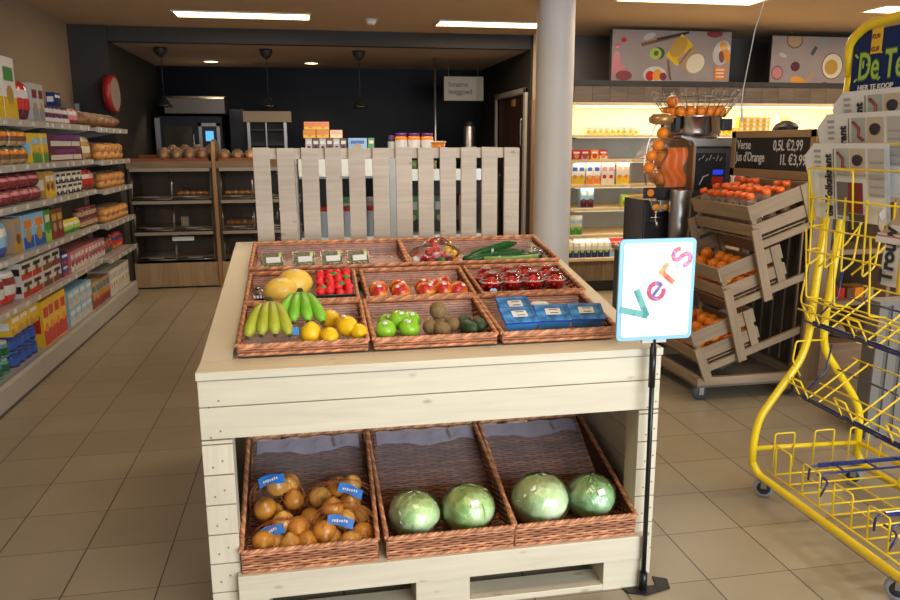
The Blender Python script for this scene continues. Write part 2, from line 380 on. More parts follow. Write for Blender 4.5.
# ------------------------------------------------------------------ produce table
TX0, TX1, TF, TB = -.362, 1.172, 2.335, 3.86
def rz(y): return .885 + max(0, y-2.46)*.148
tb = thing('produce_table', 'cream lacquered pine produce table with sloping top and open lower shelf', 'display table', (.405, 3.1, 0))
mb = MB()   # front boards across the top
mb.box((TX0, TF, .664), (TX1, TF+.022, .768)); mb.box((TX0, TF, .771), (TX1, TF+.022, .855))
part(mb, 'front_board', W_TABLE, tb, .002)
part(MB().box((TX0-.004, TF-.006, .858), (TX1+.004, TF+.135, .885)), 'front_ledge', W_TABLE, tb, .003)
for x0, x1 in ((TX0, -.268), (1.100, TX1)):
    mb = MB(); z = .03
    while z < .66:
        z1 = min(z+.102, .662); mb.box((x0, TF, z), (x1, TF+.02, z1-.003)); z += .103
    part(mb, 'post_cladding', W_TABLE, tb, .0015)
    nl = MB()
    for k in range(8):
        for xx in (x0+.03, x0+.06):
            nl.lathe([(.0035, 0), (.0035, .0007)], (xx, TF, .07+k*.1+(.02 if xx > x0+.05 else 0)), 6, M=Matrix.Rotation(R(90), 4, 'X'))
    o = part(nl, 'nail_head', mat('nail_grey', (.30, .22, .14), .5, .5), tb); o['kind'] = 'stuff'
    part(MB().box((x0+.004, TF+.02, 0), (x1-.004, TF+.11, .664)), 'post', W_TABLE, tb)
for xs, xe in ((TX0, TX0+.02), (TX1-.02, TX1)):   # side boards
    mb = MB()
    for k in range(7): mb.box((xs, TF+.022, .03+k*.12), (xe, TB, .147+k*.12))
    part(mb, 'side_panel', W_TABLE, tb)
for xs, xe, nm in ((TX0-.004, TX0+.095, 'side_rail'), (TX1-.075, TX1+.004, 'side_rail')):
    mb = MB(); mb.prism([(TF+.13, .858), (2.46, .885), (TB+.02, rz(TB+.02)), (TB+.02, rz(TB+.02)-.04), (TF+.13, .85)], xs, xe, 'x')
    part(mb, nm, W_TABLE, tb, .002)
mb = MB()   # stepped deck that carries the trays
for y0, y1, z in ((2.44, 2.90, .878), (2.90, 3.29, .938), (3.29, 3.84, .998)): mb.box((TX0+.02, y0, z-.018), (TX1-.02, y1, z))
part(mb, 'deck', W_TABLE, tb)
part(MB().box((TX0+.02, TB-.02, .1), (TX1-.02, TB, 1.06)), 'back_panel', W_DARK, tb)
# lower pallet
mb = MB(); mb.box((-.275, TF-.034, .112), (1.15, TF-.014, .200)); part(mb, 'pallet_front_board', W_TABLE, tb, .002)
mb = MB(); mb.box((-.275, TF-.014, .178), (1.15, 3.3, .20)); part(mb, 'pallet_deck', W_TABLE, tb)
for x0, x1 in ((-.275, -.18), (.306, .493), (.98, 1.15)): part(MB().box((x0, TF-.030, .0), (x1, TF+.12, .112)), 'pallet_block', W_TABLE, tb, .002)
part(MB().box((-.275, TF-.028, .0), (1.15, TF+.08, .022)), 'pallet_runner', W_TABLE, tb, .002)
part(MB().box((-.275, 2.9, .0), (1.15, 2.98, .178)), 'pallet_runner', W_DARK, tb)

# slatted fence standing at the back of the table
fc = thing('slat_fence', 'pale wooden fence of twelve upright slats standing behind the produce table', 'fence', (.41, 3.9, 0))
xs = [-.263, -.148, -.029, .087, .203, .324, .441, .556, .669, .78, .89, 1.01]
ws = [.081, .083, .084, .081, .082, .083, .083, .080, .083, .081, .083, .081]
for k, (x, w) in enumerate(zip(xs, ws)):
    tl = (.010, .008, -.002, .004, .003, 0, .003, .001, .003, 0, .002, .002)[k]
    mb = MB(); mb.prism([(x+tl, .5), (x+w+tl, .5), (x+w, 1.556-(k % 3)*.003), (x, 1.556-(k % 2)*.003)], 3.885, 3.903, 'y'); part(mb, 'slat', W_FENCE, fc, .0015)
for z, hh in ((1.500, .052), (.75, .09)): part(MB().box((-.262, 3.904, z), (1.085, 3.924, z+hh)), 'cross_board', W_FENCE, fc)
for x in (-.2, 1.0): part(MB().box((x, 3.905, 0), (x+.05, 3.96, .75)), 'leg', W_FENCE, fc)

# ---- wicker trays
def weave(mb, O, U, V, Nn, span, lenV, pv=.0098, pu=.031, A=.0028):
    O, U, V, Nn = Vector(O), Vector(U), Vector(V), Vector(Nn); k = 0; v = pv/2
    while v < lenV:
        u0, u1 = span(v)
        if u1-u0 > pu*.8:
            mi = random.choice((0, 0, 1, 1, 2)); st = pu/2; n = max(2, int((u1-u0)/st)); b = len(mb.v); ph = PI*(k % 2)
            for i in range(n+1):
                u = u0+(u1-u0)*i/n; w = A*math.sin(PI*u/pu+ph)
                p = O+U*u+V*v+Nn*w
                mb.v += [p+V*pv*.50, p+Nn*.0022, p-V*pv*.50, p-Nn*.0022]
            for i in range(n):
                for q in range(4):
                    a = b+i*4+q; c = b+i*4+(q+1) % 4; mb.face((a, c, c+4, a+4), None, mi, True)
        v += pv; k += 1
def braid(mb, a, b, r=.006):
    a, b = Vector(a), Vector(b); d = b-a; L = d.length; d.normalize(); x = d.cross(Vector((0, 0, 1))); x = x.normalized() if x.length > .01 else Vector((1, 0, 0)); y = x.cross(d); n = max(6, int(L/.008))
    for s_ in range(3):
        pts = [a+d*(L*i/n)+(x*math.cos(i*.9+s_*2.09)+y*math.sin(i*.9+s_*2.09))*r*.55 for i in range(n+1)]
        mb.tube(pts, r*.72, 5, m=(0, 1, 2)[s_])
def tray(name, w, d, hf, hb, label, lean=0.0, fy=None, loc=(0, 0, 0), tilt=0.0, group=None):
    """wicker tray, front low, back high. lean: the rear part of the floor ramps up from y=fy"""
    t = thing(name, label, 'wicker basket', (0, 0, 0), group)
    ex = .010
    if not lean:
        mb = MB(); weave(mb, (-w/2, 0, .004), (1, 0, 0), (0, 1, 0), (0, 0, 1), lambda v: (0, w), d); mb.box((-w/2, 0, 0), (w/2, d, .0015), 3); part(mb, 'floor', WICK, t)
        mb = MB(); weave(mb, (-w/2, d-.005, 0), (1, 0, 0), (0, .12, .99), (0, -1, 0), lambda v: (0, w), hb); part(mb, 'back_wall', WICK, t)
        yb, zb = d+.12*hb, hb
    else:
        mb = MB(); weave(mb, (-w/2, 0, .004), (1, 0, 0), (0, 1, 0), (0, 0, 1), lambda v: (0, w), fy); mb.box((-w/2, 0, 0), (w/2, fy, .0015), 3); part(mb, 'floor', WICK, t)
        L = math.hypot(d-fy, hb); vy, vz = (d-fy)/L, hb/L
        mb = MB(); weave(mb, (-w/2, fy, .004), (1, 0, 0), (0, vy, vz), (0, -vz, vy), lambda v: (0, w), L); mb.quad([(-w/2, fy, -.002), (w/2, fy, -.002), (w/2, d, hb-.002), (-w/2, d, hb-.002)], 3); part(mb, 'back_panel', WICK, t)
        yb, zb = d, hb
    mb = MB(); weave(mb, (-w/2, 0, 0), (1, 0, 0), (0, -.15, .99), (0, -1, 0), lambda v: (0, w), hf, A=.003)
    n = int(w/.031)
    for i in range(n+1): mb.tube([(-w/2+i*w/n, .002, 0), (-w/2+i*w/n, .002-.15*hf, hf)], .0028, 4, 2)
    part(mb, 'front_wall', WICK, t)
    for sx in (-1, 1):
        mb = MB(); X = sx*w/2
        H = zb if not lean else zb+.02
        def span(v, H=H):
            y0 = 0 if v < hf else (v-hf)/(H-hf+1e-6)*yb
            y1 = yb if not lean or v < .02 else yb
            if lean:
                return (y0, yb) if v <= H else (0, 0)
            return (y0, yb)
        weave(mb, (X, 0, 0), (0, 1, 0), (sx*.06, 0, 1), (1, 0, 0), span, H)
        core = [(0, 0), (0, hf), (yb, H), (yb, 0)]
        mb.prism(core, X-.0006, X+.0006, 'x', 3)
        part(mb, 'side_wall', WICK, t)
    H = zb if not lean else zb+.02
    e = .06*H
    fr = (-.15*hf, hf)
    for nm, a, b in (('rim', (-w/2, fr[0], fr[1]), (w/2, fr[0], fr[1])), ('rim', (-w/2-.06*H, yb, H), (w/2+.06*H, yb, H)), ('rim', (-w/2, fr[0], fr[1]), (-w/2-.06*H, yb, H)), ('rim', (w/2, fr[0], fr[1]), (w/2+.06*H, yb, H))):
        mb = MB(); braid(mb, a, b, .0075); part(mb, nm, WICK, t)
    mb = MB(); braid(mb, (-w/2, -.003, .004), (w/2, -.003, .004), .005); part(mb, 'base_rim', WICK, t)
    # plastic liner on the back and floor
    mb = MB()
    if not lean: mb.surf(lambda u, v: (-w/2+.01+u*(w-.02), .02+v*(d-.035) if v < .85 else .02+.85*(d-.035)+(v-.85)/.15*(.15*d-.012), .010 if v < .85 else .010+(v-.85)/.15*(hb-.02)), 8, 20)
    else: mb.surf(lambda u, v: (-w/2+.01+u*(w-.02), fy+(d-fy)*(.30+.68*v)-.004, hb*(.30+.68*v)+.010+.003*math.sin(u*17+v*9)), 14, 12)
    part(mb, 'liner', LINER2 if lean else LINER, t)
    if lean:
        mb = MB(); mb.surf(lambda u, v: (-w/2+.02+u*(w-.04), fy+(d-fy)*(.80+.18*v+.03*math.sin(u*9)*(1-v))-.006, hb*(.80+.18*v+.03*math.sin(u*9)*(1-v))+.014+.004*math.sin(u*23)), 16, 5); part(mb, 'liner_fold', film('liner_fold_film', (.80, .72, .85), .38, .2), t)
    t.location = loc; t.rotation_euler = (tilt, 0, 0)
    return t
lowers = [(-.041, 'deep wicker basket on the lower shelf holding nets of onions'), (.430, 'deep wicker basket on the lower shelf, middle one of three, holding two cabbages'), (.876, 'deep wicker basket on the lower shelf nearest the sign pole, holding two cabbages')]
b0 = tray('wicker_basket', .440, .62, .078, .205, lowers[0][1], lean=1, fy=.27, loc=(lowers[0][0], 2.322, .2015), group='deep baskets on the lower shelf')
index_kids()
for x, lb in lowers[1:]: dup(b0, (x, 2.322, .2015), label=lb)
G = 'shallow wicker trays on the table top'
u0 = tray('wicker_tray', .425, .405, .034, .078, 'wicker tray in the front row holding bananas and lemons', loc=(-.037, 2.482, .890), tilt=R(1.0), group=G)
w0 = tray('wicker_tray', .685, .42, .040, .080, 'wide wicker tray in the back row holding four cress boxes', loc=(.082, 3.315, 1.008), tilt=R(2), group=G)
index_kids()
for x, y, z, lb in ((.410, 2.480, .890, 'wicker tray in the front row holding green apples and kiwis'), (.856, 2.478, .890, 'wicker tray in the front row holding blue punnets'),
                    (-.040, 2.905, .948, 'wicker tray in the middle row holding yellow melons and strawberries'), (.425, 2.905, .948, 'wicker tray in the middle row holding red and yellow nectarines'), (.885, 2.905, .948, 'wicker tray in the middle row holding cups of small tomatoes')):
    o = dup(u0, (x, y, z), label=lb)
    if y > 2.6: o.scale = (1, .88, 1)
dup(w0, (.780, 3.315, 1.008), label='wide wicker tray in the back row holding peppers and cucumbers')

# ------------------------------------------------------------------ produce
FZ1, FZ2, FZ3 = .903, .960, 1.022
def pmat(n, c, **k): return mat(n, c, **k)
def leafmat(n, c1, c2, sc_):
    m = bpy.data.materials.new(n); m.use_nodes = True; nt = m.node_tree; b = nt.nodes['Principled BSDF']; b.inputs['Roughness'].default_value = .4
    g = nt.nodes.new('ShaderNodeTexCoord'); v = nt.nodes.new('ShaderNodeTexVoronoi'); v.feature = 'DISTANCE_TO_EDGE'; v.inputs['Scale'].default_value = sc_
    no = nt.nodes.new('ShaderNodeTexNoise'); no.inputs['Scale'].default_value = 11; no.inputs['Detail'].default_value = 6; nt.links.new(g.outputs['Object'], no.inputs['Vector'])
    mp = nt.nodes.new('ShaderNodeMix'); mp.data_type = 'RGBA'; mp.inputs['Factor'].default_value = .08; nt.links.new(g.outputs['Object'], mp.inputs[6]); nt.links.new(no.outputs['Color'], mp.inputs[7]); nt.links.new(mp.outputs[2], v.inputs['Vector'])
    r = nt.nodes.new('ShaderNodeMapRange'); r.inputs['From Max'].default_value = .12; r.inputs['To Min'].default_value = .55; r.inputs['To Max'].default_value = 0; nt.links.new(v.outputs['Distance'], r.inputs['Value'])
    r2 = nt.nodes.new('ShaderNodeMapRange'); r2.inputs['From Min'].default_value = .35; r2.inputs['From Max'].default_value = .68; nt.links.new(no.outputs['Fac'], r2.inputs['Value'])
    mx = nt.nodes.new('ShaderNodeMath'); mx.operation = 'MAXIMUM'; nt.links.new(r.outputs[0], mx.inputs[0]); nt.links.new(r2.outputs[0], mx.inputs[1])
    x = nt.nodes.new('ShaderNodeMix'); x.data_type = 'RGBA'; nt.links.new(mx.outputs[0], x.inputs['Factor']); x.inputs[6].default_value = (*c1, 1); x.inputs[7].default_value = (*c2, 1); nt.links.new(x.outputs[2], b.inputs['Base Color'])
    bp = nt.nodes.new('ShaderNodeBump'); bp.inputs['Strength'].default_value = .7; bp.inputs['Distance'].default_value = .006; nt.links.new(mx.outputs[0], bp.inputs['Height']); nt.links.new(bp.outputs[0], b.inputs['Normal'])
    return m
CAB = leafmat('cabbage_leaf', (.34, .60, .12), (.78, .88, .54), 14)
def cabbage(x, y, z, r, tint, seed, label, sticker=True, grp='wrapped cabbages on the lower shelf'):
    y -= .045; z = .2085+r*.90
    rnd = random.Random(seed); ph = [rnd.random()*6.28 for _ in range(6)]
    t = thing('cabbage', label, 'cabbage', (x, y, z-r*.85), grp)
    def fn(d, th, p):
        v = math.sin(p*4+th*3+ph[0])*.022+math.sin(p*13-th*6+ph[1])*.008+math.sin(th*9+p*3+ph[2])*.010
        rid = abs(math.sin((p*3+math.sin(th*2+ph[3])*1.5)))**10*.035-abs(math.sin(th*4+p*2+ph[4]))**12*.03
        return 1+v+rid
    part(MB().ell((x, y, z), (r*1.0, r*.95, r*.90), 64, 40, fn=fn), 'head', tint, t)
    lf = MB()
    for k in range(5):
        a = ph[k]; el = .2+.25*k
        def sf(u, v, a=a, el=el):
            th = a+(u-.5)*1.5; e = el+(v-.5)*1.25; rr = r*(1.035+.04*abs(u-.5)**2+.02*math.sin(u*25+v*9)*abs(v-.3))
            return (x+rr*math.cos(th)*math.cos(e), y+rr*.95*math.sin(th)*math.cos(e), z+rr*.87*math.sin(e))
        lf.surf(sf, 16, 12)
    part(lf, 'outer_leaf', COUT, t)
    part(MB().ell((x, y, z), (r*1.07, r*1.02, r*.93), 40, 24, fn=lambda d, th, p: 1+.02*math.sin(p*11+th*7)+.015*math.sin(th*17-p*5)), 'plastic_wrap', CLEAR, t)
    if sticker:
        mb = MB(); a = R(-75+rnd.random()*10); c = Vector((x+.01, y-r*.80, z+r*.55))
        mb.obox(c, (.032, .022, .001), (R(58), 0, R(20))); part(mb, 'price_sticker', C('white'), t)
A2 = leafmat('cabbage_pale', (.50, .68, .30), (.86, .92, .70), 11); A3 = leafmat('cabbage_dark', (.20, .46, .13), (.68, .84, .55), 30)
COUT = leafmat('cabbage_outer', (.42, .64, .20), (.82, .90, .60), 16)
cabbage(.320, 2.495, .287, .090, A2, 1, 'pale green wrapped cabbage beside the onion basket, no sticker', False)
cabbage(.515, 2.495, .285, .094, CAB, 2, 'green wrapped cabbage with a white price sticker in the middle basket')
cabbage(.785, 2.495, .292, .104, A2, 3, 'largest pale green wrapped cabbage, in the basket nearest the sign pole', False)
cabbage(.985, 2.505, .282, .090, A3, 4, 'darker green crinkled wrapped cabbage closest to the sign pole')
# onions in nets
ONI = [pmat('onion_skin_a', (.66, .27, .035), rough=.3, var=.3, vscale=9), pmat('onion_skin_b', (.74, .37, .075), rough=.3, var=.3, vscale=9)]
def onion_net(pts, lab, label, dy=0):
    pts = [(max(-.195, a), b-.035, c+.0) for a, b, c in pts]; lab = (max(-.17, lab[0]), lab[1]-.035, lab[2], lab[3])
    cx = sum(p[0] for p in pts)/len(pts); cy = sum(p[1] for p in pts)/len(pts); cz = min(p[2] for p in pts)-.04
    t = thing('onion_net', label, 'net of onions', (cx, cy, cz), 'nets of onions')
    for i, (x, y, z) in enumerate(pts):
        r = .037+.004*random.random(); M = Matrix.Rotation(random.random()*2, 4, 'X') @ Matrix.Rotation(random.random()*3, 4, 'Z')
        part(MB().ell((x, y+(i % 3-1)*.028, z), (r, r, r*.92), 22, 16, fn=lambda d, th, p: 1+.32*max(0, math.cos(th)-.90)/.1*.9-.0+.012*math.sin(p*11), M=M), 'onion', ONI[i % 2], t)
    # net hull: thin diagonal strings around the bunch
    nt = MB(); rx = max(abs(p[0]-cx) for p in pts)+.044; rzv = (max(p[2] for p in pts)-min(p[2] for p in pts))/2+.043; mz = (max(p[2] for p in pts)+min(p[2] for p in pts))/2
    for s_ in (-1, 1):
        for k in range(16):
            nt.tube([(cx+rx*math.sin(PI*q/14)*math.cos(k*PI/8+s_*q*.11), cy+.068*math.sin(PI*q/14)*math.sin(k*PI/8+s_*q*.11), mz+rzv*math.cos(PI*q/14)) for q in range(15)], .0007, 3, caps=False)
    part(nt, 'net', NETM, t)
    lx, ly, lz, rot = lab
    mb = MB(); Mx = Matrix.Translation((lx, ly, lz)) @ Matrix.Rotation(R(rot), 4, 'Y') @ Matrix.Rotation(R(-38), 4, 'X')
    mb.surf(lambda u, v: (-.045+.09*u, .004*math.sin(u*6), -.017+.034*v+.006*math.sin(u*5)), 10, 3)
    mb.xf(Mx); o = part(mb, 'paper_label', pmat('label_blue', (.02, .20, .62), rough=.4), t)
    mb = MB()
    for q in range(7): mb.box((-.030+q*.008, -.0052+.004*math.sin((q*.008+.015)/.09*6), -.004+.001*(q % 2)), (-.025+q*.008, -.0048+.004*math.sin((q*.008+.015)/.09*6), .004+.001*(q % 3)))
    mb.xf(Mx); part(mb, 'label_print', C('white'), o)
onion_net([(-.224, 2.60, .315), (-.173, 2.60, .280), (-.098, 2.62, .302), (-.154, 2.66, .372), (-.191, 2.62, .262), (-.116, 2.66, .350)], (-.178, 2.60, .408, -14), 'net of brown onions with blue label, topmost and farthest from the cabbages')
onion_net([(-.219, 2.46, .262), (-.163, 2.45, .243), (-.079, 2.47, .270), (-.110, 2.46, .243), (-.050, 2.44, .243), (-.133, 2.50, .280)], (-.192, 2.44, .296, -22), 'net of brown onions with blue label lying at the front corner by the table post')
onion_net([(-.040, 2.60, .262), (-.003, 2.62, .317), (.063, 2.64, .331), (.144, 2.62, .245), (.105, 2.62, .285), (.112, 2.65, .330)], (.105, 2.585, .350, 20), 'net of brown onions with blue label, at the back next to the middle basket')
onion_net([(.007, 2.47, .277), (.030, 2.45, .243), (.039, 2.50, .318), (.095, 2.44, .243), (.140, 2.46, .245), (.078, 2.48, .280)], (.062, 2.435, .312, 12), 'net of brown onions with blue label at the front beside the first cabbages')

# citrus etc.
def fruit(name, x, y, z, r, m, label, cat, grp, fn=None, nub=None, rot=(0, 0, 0), st=None, M=None):
    t = thing(name, label, cat, (x, y, z-(r[2] if isinstance(r, tuple) else r)), grp)
    from mathutils import Euler
    Mr = Euler(rot).to_matrix().to_4x4()
    part(MB().ell((x, y, z), r, 28, 18, fn=fn, M=Mr), 'flesh', m, t)
    rr = r if isinstance(r, tuple) else (r, r, r)
    if nub: part(MB().lathe([(.004, 0), (.003, .004), (.0, .006)], Vector((x, y, z))+Mr @ Vector((0, 0, rr[2]*nub)), 8, M=Mr), 'stem', C('brown'), t)
    if st:
        d = Vector(st).normalized(); c = Vector((x, y, z))+Vector((d.x*rr[0], d.y*rr[1], d.z*rr[2]))*1.02
        q = d.to_track_quat('Z', 'Y').to_matrix().to_4x4()
        mb = MB(); mb.lathe([(.0001, .0012), (.008, .001), (.0085, 0)], c, 12, M=q, caps=False, squash=(1.15, .8)); part(mb, 'sticker', C('white'), t)
    return t
LEM = pmat('lemon_skin', (.90, .55, .01), rough=.35, bump=.3, bscale=300); LEMO = lambda d, th, p: 1+.22*max(0, abs(math.cos(th))-.88)/.12*.6
def lem(x, y, z, lb, rot, st=None, r=.037):
    y -= .015; fruit('lemon', x, y, z, (r, r, r*1.15), LEM, lb, 'lemon', 'lemons in the front tray', LEMO, rot=rot, st=st)
lem(-.011, 2.560, FZ1+.034, 'yellow lemon standing nearest the bananas', (R(15), 0, 0))
lem(.056, 2.700, FZ1+.050, 'yellow lemon at the back of the lemon group with a white sticker', (R(60), R(30), 0), (.3, -.6, .6))
lem(.112, 2.590, FZ1+.050, 'yellow lemon resting highest in the front of the group, nearest the apples', (R(75), R(70), 0), (-.3, -.3, .9))
lem(.050, 2.525, FZ1+.034, 'yellow lemon lying low between two others behind the tray rim', (R(80), R(80), 0), r=.030)
lem(.150, 2.560, FZ1+.034, 'yellow lemon tucked at the tray side wall by the apples', (R(80), R(10), 0), r=.030)
# melons
MEL = pmat('melon_rind', (.86, .56, .08), rough=.4, var=.10, vscale=25, bump=.4, bscale=60)
fruit('melon', -.125, 2.975, FZ2+.052, (.066, .052, .050), MEL, 'yellow honeydew melon in front, above the first bananas', 'melon', 'yellow melons', rot=(0, R(-8), R(15)), st=(.0, -.45, .9))
fruit('melon', -.070, 3.060, FZ2+.062, (.072, .062, .060), MEL, 'larger yellow honeydew melon behind the other one, beside the strawberries', 'melon', 'yellow melons', st=(.1, -.3, .95))
# apples
APP = pmat('green_apple_skin', (.28, .58, .03), rough=.25, var=.12, vscale=30); AF = lambda d, th, p: 1-.22*max(0, math.cos(th)-.75)/.25-.10*max(0, -math.cos(th)-.8)/.2
for i, (x, y, h, lb) in enumerate(((.262, 2.655, .034, 'green apple at the back next to the tray wall'), (.245, 2.560, .034, 'green apple in front next to the tray wall by the lemons'), (.345, 2.655, .040, 'green apple at the back nearest the big kiwi'), (.328, 2.560, .036, 'green apple in front nearest the kiwis'), (.300, 2.610, .056, 'green apple resting in the gap among the other apples'))):
    fruit('apple', x, y, FZ1+h, (.037, .037, .034), APP, lb, 'apple', 'green apples', AF, nub=.80, rot=(R(25), R(8*i-12), 0), st=((-.1 if i % 2 else .1), -.5, .75))
# kiwis
KIW = pmat('kiwi_skin', (.24, .15, .06), rough=.8, var=.2, vscale=90, bump=.5, bscale=400)
for x, y, h, r, lb in ((.445, 2.645, .075, (.030, .034, .032), 'brown kiwi lying on top of the other kiwis'), (.410, 2.590, .028, (.030, .032, .027), 'brown kiwi touching the green apples'), (.445, 2.560, .027, (.030, .034, .027), 'brown kiwi in front under the top one'), (.492, 2.600, .032, (.026, .028, .026), 'smaller brown kiwi beside the dark avocados'), (.455, 2.640, .027, (.030, .034, .027), 'brown kiwi underneath the top one at the back')):
    fruit('kiwi', x, y, FZ1+h, r, KIW, lb, 'kiwi', 'kiwis', rot=(R(20), 0, R(30)))
AVO = pmat('avocado_skin', (.03, .06, .02), rough=.5, bump=.6, bscale=120)
for x, y, lb, a in ((.540, 2.565, 'dark green avocado in front, lying next to the small kiwi', 20), (.585, 2.60, 'dark green avocado nearest the blue punnets', 5), (.545, 2.66, 'dark green avocado at the back behind the other two', -25)):
    fruit('avocado', x, y, FZ1+.027, (.027, .050, .027), AVO, lb, 'avocado', 'avocados', lambda d, th, p: 1-.12*max(0, d.y), rot=(0, 0, R(a)))
# nectarines / apples red-yellow: two-tone by position
def blush():
    m = bpy.data.materials.new('nectarine_skin'); m.use_nodes = True; nt = m.node_tree; b = nt.nodes['Principled BSDF']; b.inputs['Roughness'].default_value = .28
    g = nt.nodes.new('ShaderNodeTexCoord'); n = nt.nodes.new('ShaderNodeTexNoise'); n.inputs['Scale'].default_value = 14; n.inputs['Detail'].default_value = 3; nt.links.new(g.outputs['Object'], n.inputs['Vector'])
    r = nt.nodes.new('ShaderNodeValToRGB'); r.color_ramp.elements[0].position = .40; r.color_ramp.elements[0].color = (.50, .02, .02, 1); r.color_ramp.elements[1].position = .57; r.color_ramp.elements[1].color = (.90, .52, .05, 1)
    e = r.color_ramp.elements.new(.50); e.color = (.72, .13, .02, 1)
    nt.links.new(n.outputs['Fac'], r.inputs[0]); nt.links.new(r.outputs[0], b.inputs['Base Color']); return m
NEC = blush(); NF = lambda d, th, p: 1-.15*max(0, math.cos(th)-.8)/.2
for i, (x, y, h, lb) in enumerate(((.262, 3.02, .034, 'nectarine at the back next to the strawberries'), (.258, 2.94, .036, 'nectarine in front next to the strawberries'), (.345, 3.02, .036, 'yellowish nectarine at the back, second from the strawberries'), (.345, 2.94, .034, 'nectarine in front, second from the strawberries'),
        (.450, 3.04, .036, 'nectarine at the back in the middle of the tray'), (.445, 2.945, .036, 'red nectarine in front in the middle of the tray'), (.535, 3.05, .036, 'nectarine at the back nearest the tomato cups'), (.520, 2.955, .034, 'nectarine in front, next to last before the tomato cups'), (.580, 2.945, .030, 'nectarine in front beside the tray wall nearest the tomato cups'), (.490, 2.99, .036, 'nectarine lying between the front and back ones'))):
    fruit('nectarine', x, y, FZ2+h, (.038, .038, .036), NEC, lb, 'nectarine', 'nectarines', NF, rot=(R(20+i*31), R(i*40), R(i*70)), st=((i % 3-1)*.4, -.5, .7))
# bananas
def banana(mb, a, sweep, x0, y0, z0, L=.18, r=.017, side=0, m=0):
    pts = []; rs = []
    for i in range(15):
        t = i/14; ang = sweep*(t-.15)
        y = -math.sin(ang)*L*.95; z = (math.cos(ang)-1)*L*.75
        pts.append((x0+side*(t**.8)+a*t, y0+y, z0+z)); rs.append(r*(.34 if t < .06 else min(1, .42+t*3.2) if t < .3 else (1 if t < .88 else max(.34, 1-(t-.88)*5.2))))
    mb.tube(pts, rs, 10, m)
    return pts
BANY = pmat('banana_yellowgreen', (.38, .41, .03), rough=.42, var=.15, vscale=20); BANG = pmat('banana_green', (.20, .50, .03), rough=.42, var=.15, vscale=20); BTIP = pmat('banana_tip', (.06, .04, .02), rough=.8)
def bunch(cx, cy, top, n, wid, mts, label, L, sw):
    t = thing('banana_bunch', label, 'bananas', (cx, cy, FZ1), 'bunches of bananas')
    for k in range(n):
        f = k/(n-1)-.5; mb = MB(); p = banana(mb, 0, sw, cx+f*.018, cy, top-abs(f)*.012, L, .0205, side=f*wid)
        o = part(mb, 'banana', mts[k % len(mts)], t)
        e = p[-1]; part(MB().ell(e, (.0075, .0085, .0085), 8, 6), 'blossom_end', BTIP, o)
    part(MB().lathe([(.014, -.012), (.017, 0), (.013, .012), (.009, .022)], (cx, cy+.022, top+.002), 10, M=Matrix.Rotation(R(-40), 4, 'X')), 'crown', BTIP, t)
    return t
bunch(-.150, 2.640, FZ1+.120, 4, .118, [BANY, BANY, BANY, BANY], 'bunch of yellowish green bananas by the table edge', .165, 1.30)
green_bunch = bunch(-.045, 2.715, FZ1+.135, 4, .135, [BANG], 'bunch of greener bananas beside the lemons with a blue sticker', .170, 1.2)
part(MB().obox((-.062, 2.535, FZ1+.050), (.020, .0015, .030), (R(-50), 0, 0), 0), 'sticker', pmat('label_blue_bright', (.03, .28, .75)), green_bunch)
# strawberries in punnet
t = thing('strawberry_punnet', 'black punnet heaped with red strawberries beside the melons', 'punnet', (.088, 3.075, FZ2))
px0, px1, py0, py1 = .012, .165, 2.965, 3.19
mb = MB(); z0 = FZ2+.003
mb.box((px0+.01, py0+.01, z0), (px1-.01, py1-.01, z0+.003))
for a in (((px0, py0, z0), (px1, py0+.003, z0+.05)), ((px0, py1-.003, z0), (px1, py1, z0+.05)), ((px0, py0, z0), (px0+.003, py1, z0+.05)), ((px1-.003, py0, z0), (px1, py1, z0+.05))): mb.box(*a)
part(mb, 'punnet', mat('punnet_dark', (.012, .03, .03), .3), t)
STR = pmat('strawberry', (.80, .02, .025), rough=.25, bump=.6, bscale=250)
for j in range(5):
    for i in range(4):
        c = (px0+.022+i*.036+random.uniform(-.004, .004), py0+.028+j*.042+random.uniform(-.005, .005), z0+.040+random.uniform(0, .012))
        part(MB().ell(c, (.020, .022, .019), 14, 10, fn=lambda d, th, p: 1-.2*max(0, -d.y)), 'strawberry', STR, t)
for i in range(5):
    part(MB().lathe([(.002, .004), (.013, 0), (.016, -.004)], (px0+.03+i*.024, py0+.05+(i*37 % 5)*.03, z0+.062), 6, caps=False), 'calyx', C('green'), t)
t.location = (.088, 3.075, FZ2+.012); t.rotation_euler = (R(17), 0, 0)
# plastic bag at melon corner
t = thing('fruit_pouch', 'clear plastic pouch with white print behind the melons at the tray corner', 'bag', (-.205, 3.02, FZ2))
part(MB().ell((-.205, 3.02, FZ2+.032), (.034, .05, .03), 16, 10, fn=lambda d, th, p: 1+.08*math.sin(p*5+th*4)), 'pouch', CLEAR, t)
part(MB().ell((-.205, 3.02, FZ2+.022), (.026, .038, .018), 12, 8), 'contents', pmat('plum_dark', (.06, .02, .05), rough=.3), t)
mb = MB()
for k in range(4): mb.obox((-.223+k*.012, 2.972, FZ2+.03), (.008, .001, .012), (R(-25), 0, 0))
part(mb, 'print', C('white'), t)
